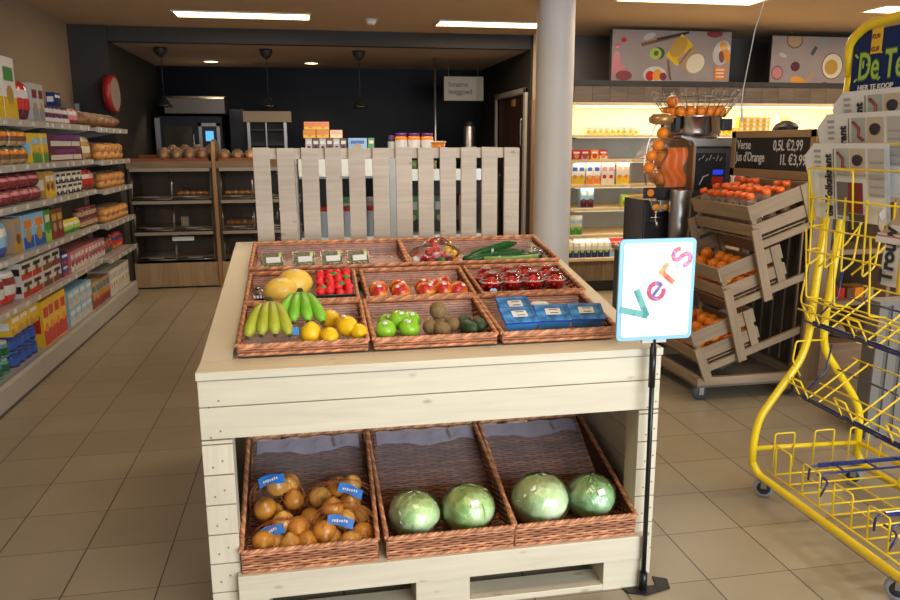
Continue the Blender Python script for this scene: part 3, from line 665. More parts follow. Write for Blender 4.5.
# tomato cups
TOM = pmat('tomato_red', (.72, .02, .012), rough=.2)
CUPF = film('cup_plastic', (.95, .95, .95), .03, .06, True); CUPR = film('cup_rim_plastic', (1, 1, 1), .35, .1)
def tomcup(x, y, z, r, label, sticker=False):
    t = thing('tomato_cup', label, 'tomato cup', (x, y, z), 'clear cups of small tomatoes')
    k = 0
    for lay, (n, rr, hh) in enumerate(((5, .023, .018), (5, .027, .044), (1, 0, .060))):
        for i in range(n):
            a = 2*PI*i/n+lay*.6; part(MB().ell((x+rr*math.cos(a), y+rr*math.sin(a), z+hh), .0165, 12, 8), 'tomato', TOM, t)
    part(MB().lathe([(.001, .002), (r*.78, .002), (r*.98, .052), (r*1.05, .054), (r*1.05, .058)], (x, y, z), 24, caps=False), 'cup', CUPF, t)
    part(MB().tube([(x+r*1.06*math.cos(q*PI/12), y+r*1.06*math.sin(q*PI/12), z+.058) for q in range(24)], .0022, 5, closed=True), 'cup_rim', CUPR, t)
    part(MB().tube([(x+r*.42*math.cos(q*PI/8), y+r*.42*math.sin(q*PI/8), z+.095) for q in range(16)], .0018, 5, closed=True), 'lid_rim', CUPR, t)
    part(MB().lathe([(r*1.06, .056), (r*1.06, .060), (r*.95, .064), (r*.80, .080), (r*.45, .092), (r*.40, .096), (.001, .097)], (x, y, z), 24, caps=False), 'lid', CUPF, t)
    if sticker: part(MB().lathe([(.001, .0), (.016, 0)], (x, y-r*.95, z+.022), 12, M=Matrix.Rotation(R(80), 4, 'X'), caps=False), 'sticker', C('sky'), t)
for x, y, lb, s_ in ((.718, 2.955, 'tomato cup in front with a pale blue sticker, next to the nectarines', 1), (.805, 2.965, 'tomato cup in front, second from the nectarines', 0), (.895, 2.960, 'tomato cup in front, third from the nectarines', 0), (.990, 2.965, 'tomato cup in front at the end farthest from the nectarines', 0),
        (.722, 3.075, 'tomato cup at the back next to the nectarines', 0), (.822, 3.085, 'tomato cup at the back behind the second front cup', 0), (.905, 3.11, 'tomato cup at the back behind the third front cup', 0), (.995, 3.09, 'tomato cup at the back at the end by the side rail', 0)):
    tomcup(x, y, FZ2+.004, .045, lb, s_)
# blue punnets
def bluep(x, y, z, rot, label, tilt=0):
    t = thing('mushroom_punnet', label, 'punnet', (x, y, z), 'blue punnets in the front row')
    BP = mat('blue_tray_plastic', (.04, .28, .62), .2, coat=.5)
    mb = MB(); M = Matrix.Rotation(R(rot), 4, 'Z')
    w, d, h = .062, .048, .042
    def ring(f, zz): return [(-w*f, -d*f, zz), (w*f, -d*f, zz), (w*f, d*f, zz), (-w*f, d*f, zz)]
    a, b = ring(.82, 0), ring(1.0, h)
    mb.quad(a[::-1])
    for i in range(4): mb.quad([a[i], a[(i+1) % 4], b[(i+1) % 4], b[i]])
    o = part(mb, 'tray', BP, t, local=True)
    mb = MB()
    for i in range(4): mb.bar(b[i], b[(i+1) % 4], .006, .004)
    part(mb, 'lip', mat('royal_blue_plastic', (.015, .07, .45), .25), t, local=True)
    part(MB().surf(lambda u, v: (-w+2*w*u, -d+2*d*v, h+.003+.004*math.sin(u*PI)*math.sin(v*PI)), 8, 6), 'film', mat('blue_tint_film', (.06, .26, .60), .10, var=.7, vscale=26, coat=.8), t, local=True)
    mb = MB(); mb.box((-.028, -.020, h+.0085), (.028, .018, h+.0095)); o = part(mb, 'label', C('white'), t, local=True)
    mb = MB()
    for k in range(2): mb.box((-.014+k*.002, .008-.020*k, h+.0096), (.018, .012-.020*k, h+.0101))
    part(mb, 'label_print', C('black'), o, local=True)
    t.rotation_euler = (R(tilt), 0, R(rot)); return t
bluep(.750, 2.730, FZ1+.030, 4, 'blue plastic punnet at the back, next to the avocados', 26)
bluep(.728, 2.585, FZ1+.022, 3, 'blue plastic punnet in front, nearest the avocados', 22)
bluep(.862, 2.602, FZ1+.022, -6, 'blue plastic punnet in front, in the middle of three', 24)
bluep(.990, 2.602, FZ1+.022, -8, 'blue plastic punnet in front, nearest the sign', 24)
t = thing('paper_tub', 'small white round tub lid showing between the blue punnets', 'tub', (.850, 2.71, FZ1))
part(MB().lathe([(.030, .0), (.034, .045)], (.850, 2.71, FZ1+.020), 20), 'tub', C('sky'), t); part(MB().lathe([(.036, .045), (.036, .050), (.030, .056), (.001, .058)], (.850, 2.71, FZ1+.020), 20), 'lid', C('white'), t)
# cress boxes
for i, (x, y) in enumerate(((-.171, 3.42), (-.033, 3.42), (.090, 3.42), (.208, 3.42))):
    t = thing('cress_box', 'low clear box of green cress with white label, %s from the table edge' % ORD[i], 'cress box', (x, y, FZ3), 'cress boxes in the back row')
    mb = MB(); z = FZ3+.006
    for p in (((x-.048, y-.05, z), (x+.048, y+.05, z+.003)), ((x-.048, y-.05, z), (x+.048, y-.048, z+.03)), ((x-.048, y-.05, z), (x-.046, y+.05, z+.03)), ((x+.046, y-.05, z), (x+.048, y+.05, z+.03)), ((x-.048, y+.048, z), (x+.048, y+.05, z+.03))): mb.box(*p)
    part(mb, 'box', CLEAR, t)
    part(MB().surf(lambda u, v: (x-.044+u*.088, y-.046+v*.092, z+.018+random.random()*.008), 22, 22, sm=False), 'cress', pmat('cress_green', (.24, .27, .15), rough=.8, var=.5, vscale=120), t)
    part(MB().obox((x+.006, y-.02, z+.036), (.062, .028, .001), (R(25), 0, R(4))), 'label', C('white'), t)
    part(MB().obox((x+.034, y+.02, z+.033), (.014, .03, .001), (R(6), 0, 0)), 'corner_label', C('lime'), t)
    t.location.z += .022; t.rotation_euler = (R(26), 0, 0)
# sweet peppers in a bag, vegetables
t = thing('pepper_bag', 'clear bag of small red, yellow and green sweet peppers', 'bag of peppers', (.57, 3.44, FZ3))
for i, (x, y, h, c_) in enumerate(((.505, 3.40, .02, 'red'), (.54, 3.45, .05, 'red'), (.565, 3.40, .035, 'pink'), (.60, 3.42, .03, 'red'), (.575, 3.47, .055, 'red'), (.63, 3.46, .055, 'yellow'), (.655, 3.43, .04, 'yellow'), (.645, 3.40, .018, 'orange'), (.585, 3.37, .018, 'green'), (.535, 3.37, .018, 'red'), (.47, 3.40, .02, 'white'), (.62, 3.38, .018, 'maroon'))):
    part(MB().ell((x, y, FZ3+.006+h), (.020, .026, .020), 14, 10, fn=lambda d, th, p: 1+.07*math.cos(3*p)), 'pepper', C(c_, .2), t)
part(MB().ell((.568, 3.43, FZ3+.055), (.115, .075, .052), 24, 14, fn=lambda d, th, p: 1+.07*math.sin(p*5+th*3)+(.30*max(0, d.z-.8)/.2)*(1+.3*math.sin(p*4))), 'bag', CLEAR, t)
CUK = pmat('cucumber_skin', (.015, .09, .02), rough=.22, var=.3, vscale=30)
for a, b, r, lb in (((.69, 3.39, .020), (1.00, 3.60, .062), .020, 'dark green cucumber lying diagonally on top with a white band'), ((.70, 3.37, .020), (1.03, 3.43, .020), .018, 'dark green cucumber in front at the tray floor'), ((.72, 3.46, .022), (1.02, 3.53, .024), .018, 'dark green cucumber behind the front one')):
    a = Vector((a[0], a[1], FZ3+.008+a[2])); b = Vector((b[0], b[1], FZ3+.008+b[2]))
    t = thing('cucumber', lb, 'cucumber', a, 'cucumbers')
    pts = [a.lerp(b, i/12)+Vector((0, 0, .006*math.sin(PI*i/12))) for i in range(13)]
    part(MB().tube(pts, [r*(.35 if i in (0, 12) else .8 if i in (1, 11) else 1) for i in range(13)], 14), 'body', CUK, t)
    part(MB().tube([a.lerp(b, .46), a.lerp(b, .50)], r*1.12, 14), 'band', C('white'), t)
mb = MB(); mb.tube([(.78, 3.36, FZ3+.03), (.9, 3.365, FZ3+.026), (1.05, 3.40, FZ3+.028)], .011, 8)
solo(mb, 'leek', pmat('leek_green', (.25, .45, .10), rough=.4), 'slim light green stalk lying along the front of the back tray', 'stalk vegetable')
t = thing('asparagus_pack', 'clear pack of dark vegetables at the side rail end of the back tray', 'pack', (1.05, 3.5, FZ3))
part(MB().ell((1.055, 3.50, FZ3+.035), (.052, .085, .027), 16, 10), 'film', CLEAR, t)
for k in range(5): part(MB().tube([(1.02+k*.015, 3.44, FZ3+.02), (1.02+k*.015, 3.56, FZ3+.026)], .007, 6), 'stalk', C('dkgreen') if k % 2 else C('dkblue'), t)

# ------------------------------------------------------------------ sign on pole in front of the table
t = thing('sign_stand', 'blue framed poster sign on a black pole in front of the table corner', 'sign', (1.135, 2.290, 0))
part(MB().prism([(1.050, 2.296), (1.062, 2.268), (1.118, 2.243), (1.222, 2.270), (1.238, 2.325), (1.190, 2.350), (1.178, 2.296)], .0, .006, 'z'), 'base_plate', mat('dark_steel_plate', (.03, .03, .032), .45, .5), t, .001)
part(MB().tube([(1.122, 2.282, .006), (1.121, 2.286, .52), (1.118, 2.290, .93)], .0085, 12).tube([(1.122, 2.282, .006), (1.122, 2.282, .07)], .014, 12).tube([(1.119, 2.290, .76), (1.118, 2.290, .90)], .0115, 12), 'pole', mat('black_pole', (.015, .015, .016), .3, .3), t)
part(MB().box((1.075, 2.284, .917), (1.160, 2.297, .930)), 'clip', C('ltgrey'), t)
SX0, SX1, SZ0, SZ1 = .981, 1.248, .928, 1.267
def rrect(x0, x1, z0, z1, r, n=6):
    out = []
    for cx, cz, a0 in ((x1-r, z1-r, 0), (x0+r, z1-r, 90), (x0+r, z0+r, 180), (x1-r, z0+r, 270)):
        for k in range(n+1): a = R(a0+90*k/n); out.append((cx+r*math.cos(a), cz+r*math.sin(a)))
    return out
fr = part(MB().prism(rrect(SX0, SX1, SZ0, SZ1, .016), 2.282, 2.292, 'y'), 'frame', mat('sign_blue', (.25, .55, .85), .4), t, .001)
part(MB().prism(rrect(SX0+.014, SX1-.014, SZ0+.013, SZ1-.013, .010), 2.2800, 2.2821, 'y'), 'poster', mat('poster_paper', (.88, .88, .88), .4), t)
# fruit-print letters: stroke polygons drawn along the diagonal
a = R(52); xa = Vector((math.cos(a), 0, math.sin(a))); za = Vector((-math.sin(a), 0, math.cos(a))); O = Vector((1.088, 2.2796, 1.012))
def fruitmat(n, c1, c2, c3=None):
    m = bpy.data.materials.new(n); m.use_nodes = True; nt = m.node_tree; b = nt.nodes['Principled BSDF']; b.inputs['Roughness'].default_value = .4
    g = nt.nodes.new('ShaderNodeTexCoord'); v = nt.nodes.new('ShaderNodeTexNoise'); v.inputs['Scale'].default_value = 38; v.inputs['Detail'].default_value = 1; nt.links.new(g.outputs['Object'], v.inputs['Vector'])
    r = nt.nodes.new('ShaderNodeValToRGB'); r.color_ramp.elements[0].position = .42; r.color_ramp.elements[0].color = (*c1, 1); r.color_ramp.elements[1].position = .58; r.color_ramp.elements[1].color = (*c2, 1)
    if c3: e = r.color_ramp.elements.new(.50); e.color = (*c3, 1)
    nt.links.new(v.outputs['Fac'], r.inputs[0]); nt.links.new(r.outputs[0], b.inputs['Base Color']); return m
SO = [0]
def stroke(mb, pts, w):
    SO[0] += 1; P = [O+xa*p[0]+za*p[1]+Vector((0, -.00025*SO[0], 0)) for p in pts]; n = len(P); b = len(mb.v)
    for i, p in enumerate(P):
        t_ = (P[min(i+1, n-1)]-P[max(i-1, 0)]).normalized(); nrm = Vector((-t_.z, 0, t_.x))
        mb.v += [p+nrm*w/2, p-nrm*w/2]
    for i in range(n-1): mb.face((b+2*i+1, b+2*i, b+2*i+2, b+2*i+3))
V_ = MB(); stroke(V_, [(-.041, .092), (.0, .0)], .021); stroke(V_, [(-.004, .002), (.042, .090)], .021)
e_ = MB(); stroke(e_, [(.080+.026*math.cos(R(q)), .031+.026*math.sin(R(q))) for q in range(0, 326, 13)], .015); stroke(e_, [(.056, .031), (.112, .031)], .011)
r_ = MB(); stroke(r_, [(.138, .0), (.138, .066)], .017); stroke(r_, [(.138, .036)]+[(.160+.024*math.cos(R(q)), .036+.024*math.sin(R(q))) for q in (150, 120, 95, 75, 55)], .014)
s_ = MB(); stroke(s_, [(.218+.021*math.cos(R(q)), .050+.015*math.sin(R(q))) for q in (20, 60, 90, 130, 180, 220, 260, 280)]+[(.220+.022*math.cos(R(q)), .018+.017*math.sin(R(q))) for q in (80, 40, 0, -40, -80, -120, -155)], .014)
for mb, nm, m in ((V_, 'letter_v', fruitmat('print_green', (.02, .27, .25), (.12, .42, .40))), (e_, 'letter_e', fruitmat('print_berry', (.50, .03, .10), (.06, .09, .32), (.55, .20, .45))), (r_, 'letter_r', fruitmat('print_peach', (.72, .07, .05), (.80, .38, .10))), (s_, 'letter_s', fruitmat('print_fig', (.48, .06, .34), (.65, .12, .16), (.50, .30, .55)))):
    part(mb, nm, m, t)

# ------------------------------------------------------------------ aisle shelving on the long wall
SHZ = [1.735, 1.445, 1.185, .870, .560]; SY0, SY1 = 3.9, 8.40
g = thing('shelving_unit', 'long grey metal supermarket shelving unit along the ochre wall', 'shelving', (-2.08, 6.1, 0))
part(MB().box((-2.295, SY0, .16), (-2.27, SY1, 1.98)), 'back_panel', mat('shelf_back', (.20, .18, .16), .6), g)
mb = MB(); mb.prism([(-2.27, 0), (-1.830, 0), (-1.830, .145), (-1.845, .165), (-1.88, .155), (-2.27, .155)], SY0, SY1, 'y'); part(mb, 'base', SHELFM, g, .002)
part(MB().box((-1.95, SY0, .0), (-1.826, SY1, .018)), 'kick_strip', C('darkgrey'), g)
for k in range(5):
    y = SY0+k*(SY1-SY0)/4; part(MB().box((-2.27, y-.02, .15), (-2.235, y+.02, 1.98)), 'upright', SHELFM, g)
for z in SHZ:
    for k in range(4):
        a, b = SY0+k*(SY1-SY0)/4+.004, SY0+(k+1)*(SY1-SY0)/4-.004; dz = 0 if k < 3 else -.012
        ox = .065 if k == 3 else 0
        o = part(MB().box((-2.27, a, z-.030+dz), (-1.885+ox, b, z+dz)), 'shelf', SHELFM, g, .001)
        part(MB().prism([(-1.885+ox, z-.038+dz), (-1.868+ox, z-.042+dz), (-1.860+ox, z+.004+dz), (-1.885+ox, z+.006+dz)], a, b, 'y'), 'price_rail', mat('price_rail_plastic', (.50, .48, .44), .25, coat=.5), o)
        for q in range(5):
            yy = a+.06+q*(b-a-.12)/4+random.uniform(-.05, .05); part(MB().box((-1.8655+ox, yy-.022, z-.034+dz), (-1.8605+ox, yy+.022, z-.004+dz)), 'price_tag', C('offwhite'), o)
        for yy in (a+.012, b-.012): part(MB().prism([(-2.235, z-.09+dz), (-1.90, z-.035+dz), (-1.90, z-.030+dz), (-2.235, z-.030+dz)], yy-.003, yy+.003, 'y'), 'bracket', SHELFM, o)
# product packs. Front faces +X.
def pk_box(w, h, d, c):
    """carton: body, front band, window patch, title strip. w along y, front at x=0, base z=0"""
    mb = MB(); mb.box((-d, -w/2, 0), (0, w/2, h), 0); e = .0008
    mb.box((0, -w/2+.002, h*.02), (e, w/2-.002, h*.36), 1)
    mb.box((0, -w*.36, h*.62), (e, w*.36, h*.84), 2)
    mb.lathe([(min(w, h)*.26, 0), (min(w, h)*.26, e*2)], (0, 0, h*.40), 12, 3, M=Matrix.Rotation(R(90), 4, 'Y'))
    mb.box((-d*.9, -w/2-e, h*.3), (-d*.1, -w/2, h*.7), 2)
    return mb, [C(c[0]), C(c[1]), C(c[2]), C(c[3])]
def pk_wide(w, h, d, c):
    mb = MB(); mb.box((-d, -w/2, 0), (0, w/2, h), 0); e = .0008
    mb.box((0, -w*.44, h*.12), (e, w*.18, h*.48), 1); mb.box((0, w*.20, h*.12), (e, w*.46, h*.48), 1); mb.box((0, -w*.30, h*.62), (e, w*.3, h*.88), 2)
    return mb, [C(c[0]), C(c[1]), C(c[2])]
def pk_bag(w, h, d, c):
    """pillow bag with crimped top"""
    mb = MB()
    def f(u, v):
        a = u*2*PI; k = math.sin(PI*min(1, max(0, v*1.0)))**.35 if 0 < v < 1 else 0
        tx = max(.06, k); r = 1-.06*math.cos(a*6+v*9)*(v > .8)
        return (-d/2+d/2*math.cos(a)*tx*r, w/2*math.sin(a)*(.92+.08*(1-tx))*1.0, h*v)
    mb.surf(f, 20, 14)
    for i, fc in enumerate(mb.f):
        j = i//20; mb.m[i] = 1 if j < 4 else 2 if 8 <= j < 11 and (i % 20 < 7 or i % 20 > 13) else 3 if j > 11 else 0
    return mb, [C(c[0]), C(c[1]), C(c[2]), C(c[3])]
def pk_jar(w, h, d, c):
    mb = MB(); r = w*.48
    mb.lathe([(r*.9, 0), (r, h*.05), (r, h*.18)], (-r, 0, 0), 14, 0, caps=True); mb.lathe([(r*1.01, h*.18), (r*1.01, h*.62)], (-r, 0, 0), 14, 1, caps=False); mb.lathe([(r, h*.62), (r*.97, h*.72), (r*.8, h*.80)], (-r, 0, 0), 14, 0, caps=False)
    mb.lathe([(r*.84, h*.79), (r*.84, h*.98), (r*.8, h)], (-r, 0, 0), 14, 2)
    return mb, [C(c[0], .2), C(c[1]), C(c[2])]
BREAD = [mat('bread_crust_dark', (.30, .12, .035), .45, var=.4, vscale=20, bump=.5, bscale=60), mat('bread_crust_gold', (.62, .30, .08), .4, var=.35, vscale=22, bump=.5, bscale=60)]
def pk_loaf(w, h, d, c):
    mb = MB(); g_ = 1 if c[0] == 'gold' else 0
    n = 3 if g_ else 1
    if g_:
        for i in range(2):
            for j in range(2):
                for k in range(2): mb.ell((-.045-i*.085, -w/4+k*w/2, h*.26+j*h*.42), (.046, w*.27, h*.27), 12, 8, 0)
    else: mb.ell((-d/2, 0, h*.42), (d/2, w*.46, h*.46), 18, 12, 0, fn=lambda dd, th, p: 1+.03*math.sin(p*9))
    return mb, [BREAD[g_]]
def pk_bottle(w, h, d, c):
    mb = MB(); r = w*.46
    mb.lathe([(r*.95, 0), (r, .01), (r, h*.22)], (-r, 0, 0), 14, 0); mb.lathe([(r*1.01, h*.22), (r*1.01, h*.55)], (-r, 0, 0), 14, 1, caps=False); mb.lathe([(r, h*.55), (r*.9, h*.66), (r*.42, h*.84), (r*.38, h*.92)], (-r, 0, 0), 14, 0, caps=False); mb.lathe([(r*.44, h*.9), (r*.44, h)], (-r, 0, 0), 12, 2)
    return mb, [C(c[0], .15), C(c[1]), C(c[2])]
STY = dict(box=pk_box, wide=pk_wide, bag=pk_bag, jar=pk_jar, loaf=pk_loaf, bottle=pk_bottle)
def run(shelf, y0, y1, n, tiers, h, d, sty, cols, noun, desc, cat, x=-1.905, zb=None, level_name=None, yaw=0, vary=0.0, tz=None):
    z = (SHZ[shelf] if zb is None else zb)+.0015; w = (y1-y0)/n; mb, ms = STY[sty](w-.004, h, d, cols); me = None
    lvl = ('%s shelf down' % ORD[shelf]) if shelf >= 0 else level_name
    grp = '%ss on the %s' % (noun.replace('_', ' '), lvl)
    if y0 > 7.1 and sty == 'loaf': x += .060
    if y0 > 7.27 and shelf >= 0: z -= .012
    for t_ in range(tiers):
        for i in range(n):
            if me is None: o0 = bpy.data.objects.new(noun, mb.mesh(noun, ms)); me = o0.data; o = o0
            else: o = o0.copy()
            COL.objects.link(o); o.location = (x+random.uniform(-.006, .004), y0+(i+.5)*w, z+t_*(h+.001)); o.rotation_euler = (0, 0, R(yaw+random.uniform(-1.2, 1.2)))
            tt = '' if tiers == 1 else (', lower tier' if t_ == 0 else ', upper tier' if t_ == tiers-1 else ', middle tier')
            pp = '' if n == 1 else ', %s from near end' % ORD[i]
            tag(o, '%s, %s%s%s' % (desc, lvl, tt, pp), cat, grp)
            if sty == 'loaf':
                bg_ = MB(); bg_.ell((-d/2, 0, h*.5), (d/2+.004, w*.49, h*.52), 14, 10, fn=lambda dd, th, p: 1+.04*math.sin(p*7+th*5)); b_ = bpy.data.objects.new('wrapper', WRAP.setdefault((round(w, 3), h, d), bg_.mesh('wrapper', mat('bread_bag', (.9, .8, .6), .12, coat=.5) if 0 else film('bread_bag_film', (1, .9, .75), .05, .12)))); COL.objects.link(b_); b_.parent = o
WRAP = {}
r_ = run
r_(0, 4.98, 5.70, 3, 1, .40, .12, 'box', ('white', 'yellow', 'green', 'gold'), 'snack_bag', 'tall white and yellow snack bag', 'snack bag')
r_(0, 5.74, 5.98, 2, 1, .27, .12, 'bag', ('red', 'maroon', 'offwhite', 'red'), 'snack_pouch', 'red pouch', 'pouch')
r_(0, 6.00, 6.26, 2, 1, .27, .16, 'box', ('ltgrey', 'grey', 'dkred', 'tan'), 'cereal_box', 'grey and white carton', 'carton')
r_(0, 6.30, 6.86, 7, 2, .066, .08, 'jar', ('dkred', 'offwhite', 'dkblue'), 'sauce_jar', 'little dark capped jar', 'jar')
r_(0, 6.50, 6.66, 1, 1, .10, .06, 'box', ('dkblue', 'black', 'white', 'dkblue'), 'tea_box', 'small dark blue box on top of the jars', 'box', zb=SHZ[0]+.135)
r_(0, 6.88, 7.12, 2, 1, .14, .12, 'bag', ('pink', 'dkred', 'offwhite', 'tan'), 'biscuit_bag', 'pinkish biscuit bag', 'bag')
r_(0, 7.16, 8.36, 5, 1, .125, .30, 'loaf', ('dark',), 'bread_loaf', 'long brown bagged loaf', 'bread')
r_(1, 5.05, 5.22, 1, 2, .11, .1, 'bag', ('offwhite', 'grey', 'white', 'offwhite'), 'nut_bag', 'pale nut bag', 'bag')
r_(1, 5.24, 5.86, 4, 2, .118, .1, 'bag', ('brown', 'tan', 'orange', 'dkgreen'), 'dried_fruit_bag', 'brown and green nut bag', 'bag')
r_(1, 5.88, 6.22, 3, 1, .21, .1, 'box', ('yellow', 'green', 'sky', 'gold'), 'cracker_box', 'yellow, green and blue box', 'box')
r_(1, 6.25, 7.10, 1, 2, .105, .3, 'wide', ('maroon', 'offwhite', 'purple'), 'wafer_tray', 'wide maroon tray box with white panels', 'box')
r_(1, 7.13, 7.42, 2, 1, .20, .12, 'bag', ('cream', 'tan', 'gold', 'cream'), 'pasta_bag', 'cream coloured bag', 'bag')
r_(1, 7.46, 8.36, 4, 1, .16, .30, 'loaf', ('gold',), 'bag_of_rolls', 'clear bag of golden rolls', 'bread rolls')
r_(2, 5.02, 5.24, 1, 2, .105, .1, 'bag', ('orange', 'red', 'cream', 'orange'), 'crisp_bag', 'orange bag', 'bag')
r_(2, 5.28, 6.04, 4, 2, .098, .1, 'bag', ('dkred', 'maroon', 'pink', 'dkred'), 'chocolate_bag', 'dark red sweets bag', 'bag')
r_(2, 6.07, 6.30, 2, 1, .195, .1, 'box', ('gold', 'yellow', 'cream', 'brown'), 'biscuit_pack', 'tall golden pack', 'pack')
r_(2, 6.33, 7.00, 5, 2, .088, .1, 'box', ('offwhite', 'black', 'black', 'white'), 'chocolate_box', 'white and black pack', 'pack')
r_(2, 7.04, 7.44, 3, 1, .17, .1, 'bag', ('red', 'dkred', 'offwhite', 'red'), 'sweets_bag', 'bright red pack', 'pack')
r_(2, 7.46, 8.36, 4, 1, .145, .30, 'loaf', ('gold',), 'bag_of_rolls', 'clear bag of golden buns', 'bread rolls')
r_(3, 5.05, 5.34, 1, 1, .235, .12, 'bag', ('sky', 'blue', 'white', 'sky'), 'cereal_bag', 'light blue bag', 'bag')
r_(3, 5.36, 5.50, 1, 1, .23, .1, 'box', ('tan', 'gold', 'grey', 'brown'), 'oat_box', 'tan carton', 'carton')
r_(3, 5.52, 5.94, 2, 1, .235, .1, 'box', ('sky', 'blue', 'orange', 'gold'), 'cereal_box', 'blue and orange cereal carton', 'carton')
r_(3, 5.96, 6.10, 1, 1, .235, .1, 'box', ('green', 'lime', 'cream', 'green'), 'cereal_box', 'green cereal carton', 'carton')
r_(3, 6.12, 6.40, 2, 1, .225, .1, 'box', ('brown', 'dkred', 'gold', 'tan'), 'cereal_box', 'brown cereal carton', 'carton')
r_(3, 6.44, 6.86, 5, 1, .11, .08, 'bag', ('lime', 'green', 'cream', 'yellow'), 'baking_pouch', 'small yellow and green pouch', 'pouch')
r_(3, 6.88, 7.44, 6, 2, .085, .09, 'jar', ('maroon', 'tan', 'dkred'), 'jam_jar', 'dark red jar', 'jar')
r_(3, 7.46, 8.36, 5, 1, .135, .30, 'loaf', ('gold',), 'bag_of_rolls', 'clear bag of small golden buns', 'bread rolls')
r_(4, 5.00, 5.38, 2, 1, .22, .12, 'bag', ('offwhite', 'red', 'dkred', 'white'), 'coffee_bag', 'red and white coffee bag', 'coffee')
r_(4, 5.40, 5.80, 2, 2, .118, .09, 'box', ('offwhite', 'red', 'black', 'brown'), 'coffee_pack', 'white coffee pack with orange red band', 'coffee')
r_(4, 5.82, 6.02, 1, 2, .118, .09, 'box', ('offwhite', 'brown', 'black', 'brown'), 'coffee_pack', 'white coffee pack with dark brown band', 'coffee')
r_(4, 6.04, 6.24, 1, 2, .118, .09, 'box', ('offwhite', 'dkred', 'black', 'brown'), 'coffee_pack', 'white coffee pack with dark red band', 'coffee')
r_(4, 6.26, 6.42, 1, 2, .09, .09, 'box', ('dkblue', 'red', 'white', 'blue'), 'coffee_pads', 'small blue and red pack', 'coffee')
r_(4, 6.46, 7.52, 10, 1, .165, .2, 'box', ('pink', 'offwhite', 'offwhite', 'dkred'), 'filter_coffee_pack', 'pinkish white coffee pack', 'coffee')
r_(4, 7.54, 7.92, 3, 1, .14, .1, 'bag', ('brown', 'dkgreen', 'red', 'brown'), 'coffee_bag', 'brown and green bag', 'bag')
r_(4, 7.94, 8.34, 2, 1, .155, .12, 'bag', ('red', 'orange', 'dkblue', 'red'), 'crisp_bag', 'bright red, blue and orange bag', 'bag')
BZ = .155; BL = 'base shelf'
r_(-1, 4.60, 5.10, 4, 2, .105, .11, 'jar', ('teal', 'dkgreen', 'ltgrey'), 'food_tin', 'green tin', 'tin', zb=BZ, level_name=BL)
r_(-1, 5.14, 5.58, 4, 2, .105, .11, 'jar', ('dkblue', 'blue', 'blue'), 'food_tin', 'blue tin', 'tin', zb=BZ, level_name=BL)
r_(-1, 5.12, 5.62, 3, 1, .13, .12, 'box', ('yellow', 'gold', 'white', 'yellow'), 'candle_box', 'yellow box with white lid on the tins', 'box', zb=BZ+.213, level_name=BL)
r_(-1, 5.66, 6.20, 4, 1, .33, .2, 'box', ('yellow', 'red', 'red', 'orange'), 'soup_box', 'tall yellow and red box', 'box', zb=BZ, level_name=BL, x=-1.89)
r_(-1, 6.26, 6.90, 4, 2, .14, .2, 'box', ('sky', 'offwhite', 'white', 'ltgrey'), 'tissue_pack', 'pale blue and white pack', 'pack', zb=BZ, level_name=BL, x=-1.89)
r_(-1, 6.94, 7.52, 5, 1, .23, .15, 'box', ('tan', 'dkred', 'teal', 'orange'), 'pet_food_box', 'reddish mixed pack', 'pack', zb=BZ, level_name=BL, x=-1.89)
r_(-1, 7.56, 8.34, 8, 1, .24, .2, 'box', ('white', 'offwhite', 'ltgrey', 'gold'), 'milk_carton', 'white carton with gold circle', 'carton', zb=BZ, level_name=BL, x=-1.89)
t = thing('tin_display', 'grey curved plastic holder at the near edge of the base shelf', 'holder', (-1.96, 4.72, BZ))
part(MB().surf(lambda u, v: (-2.05+.16*math.sin(u*PI/2), 4.60+.20*v, BZ+.05+.33*u), 10, 4), 'shell', SHELFM, t)
part(MB().box((-2.07, 4.60, BZ+.001), (-2.04, 4.80, BZ+.06)), 'foot', SHELFM, t)

# wall clock at the kitchen corner
cm = Matrix.Translation((-1.90, 8.36, 2.075)) @ Matrix.Rotation(R(-4), 4, 'Z') @ Matrix.Rotation(R(90), 4, 'Y')
t = thing('wall_clock', 'round red rimmed sign disc with pale face on the dark corner', 'round sign', (-1.90, 8.36, 2.0))
mb = MB(); mb.lathe([(.170, -.045), (.185, -.04), (.185, .03), (.165, .035)], (0, 0, 0), 36, caps=False).lathe([(.170, -.045), (.0001, -.045)], (0, 0, 0), 36, caps=False); mb.xf(cm); part(mb, 'rim', mat('dull_red', (.30, .012, .015), .4), t)
mb = MB(); mb.lathe([(.170, .026), (.0001, .028)], (0, 0, 0), 36, caps=False); mb.xf(cm); part(mb, 'face', mat('dim_face', (.30, .25, .20), .5), t)
part(MB().box((-1.93, 8.36, 2.06), (-1.90, 8.47, 2.09)), 'bracket', BLACKW, t)

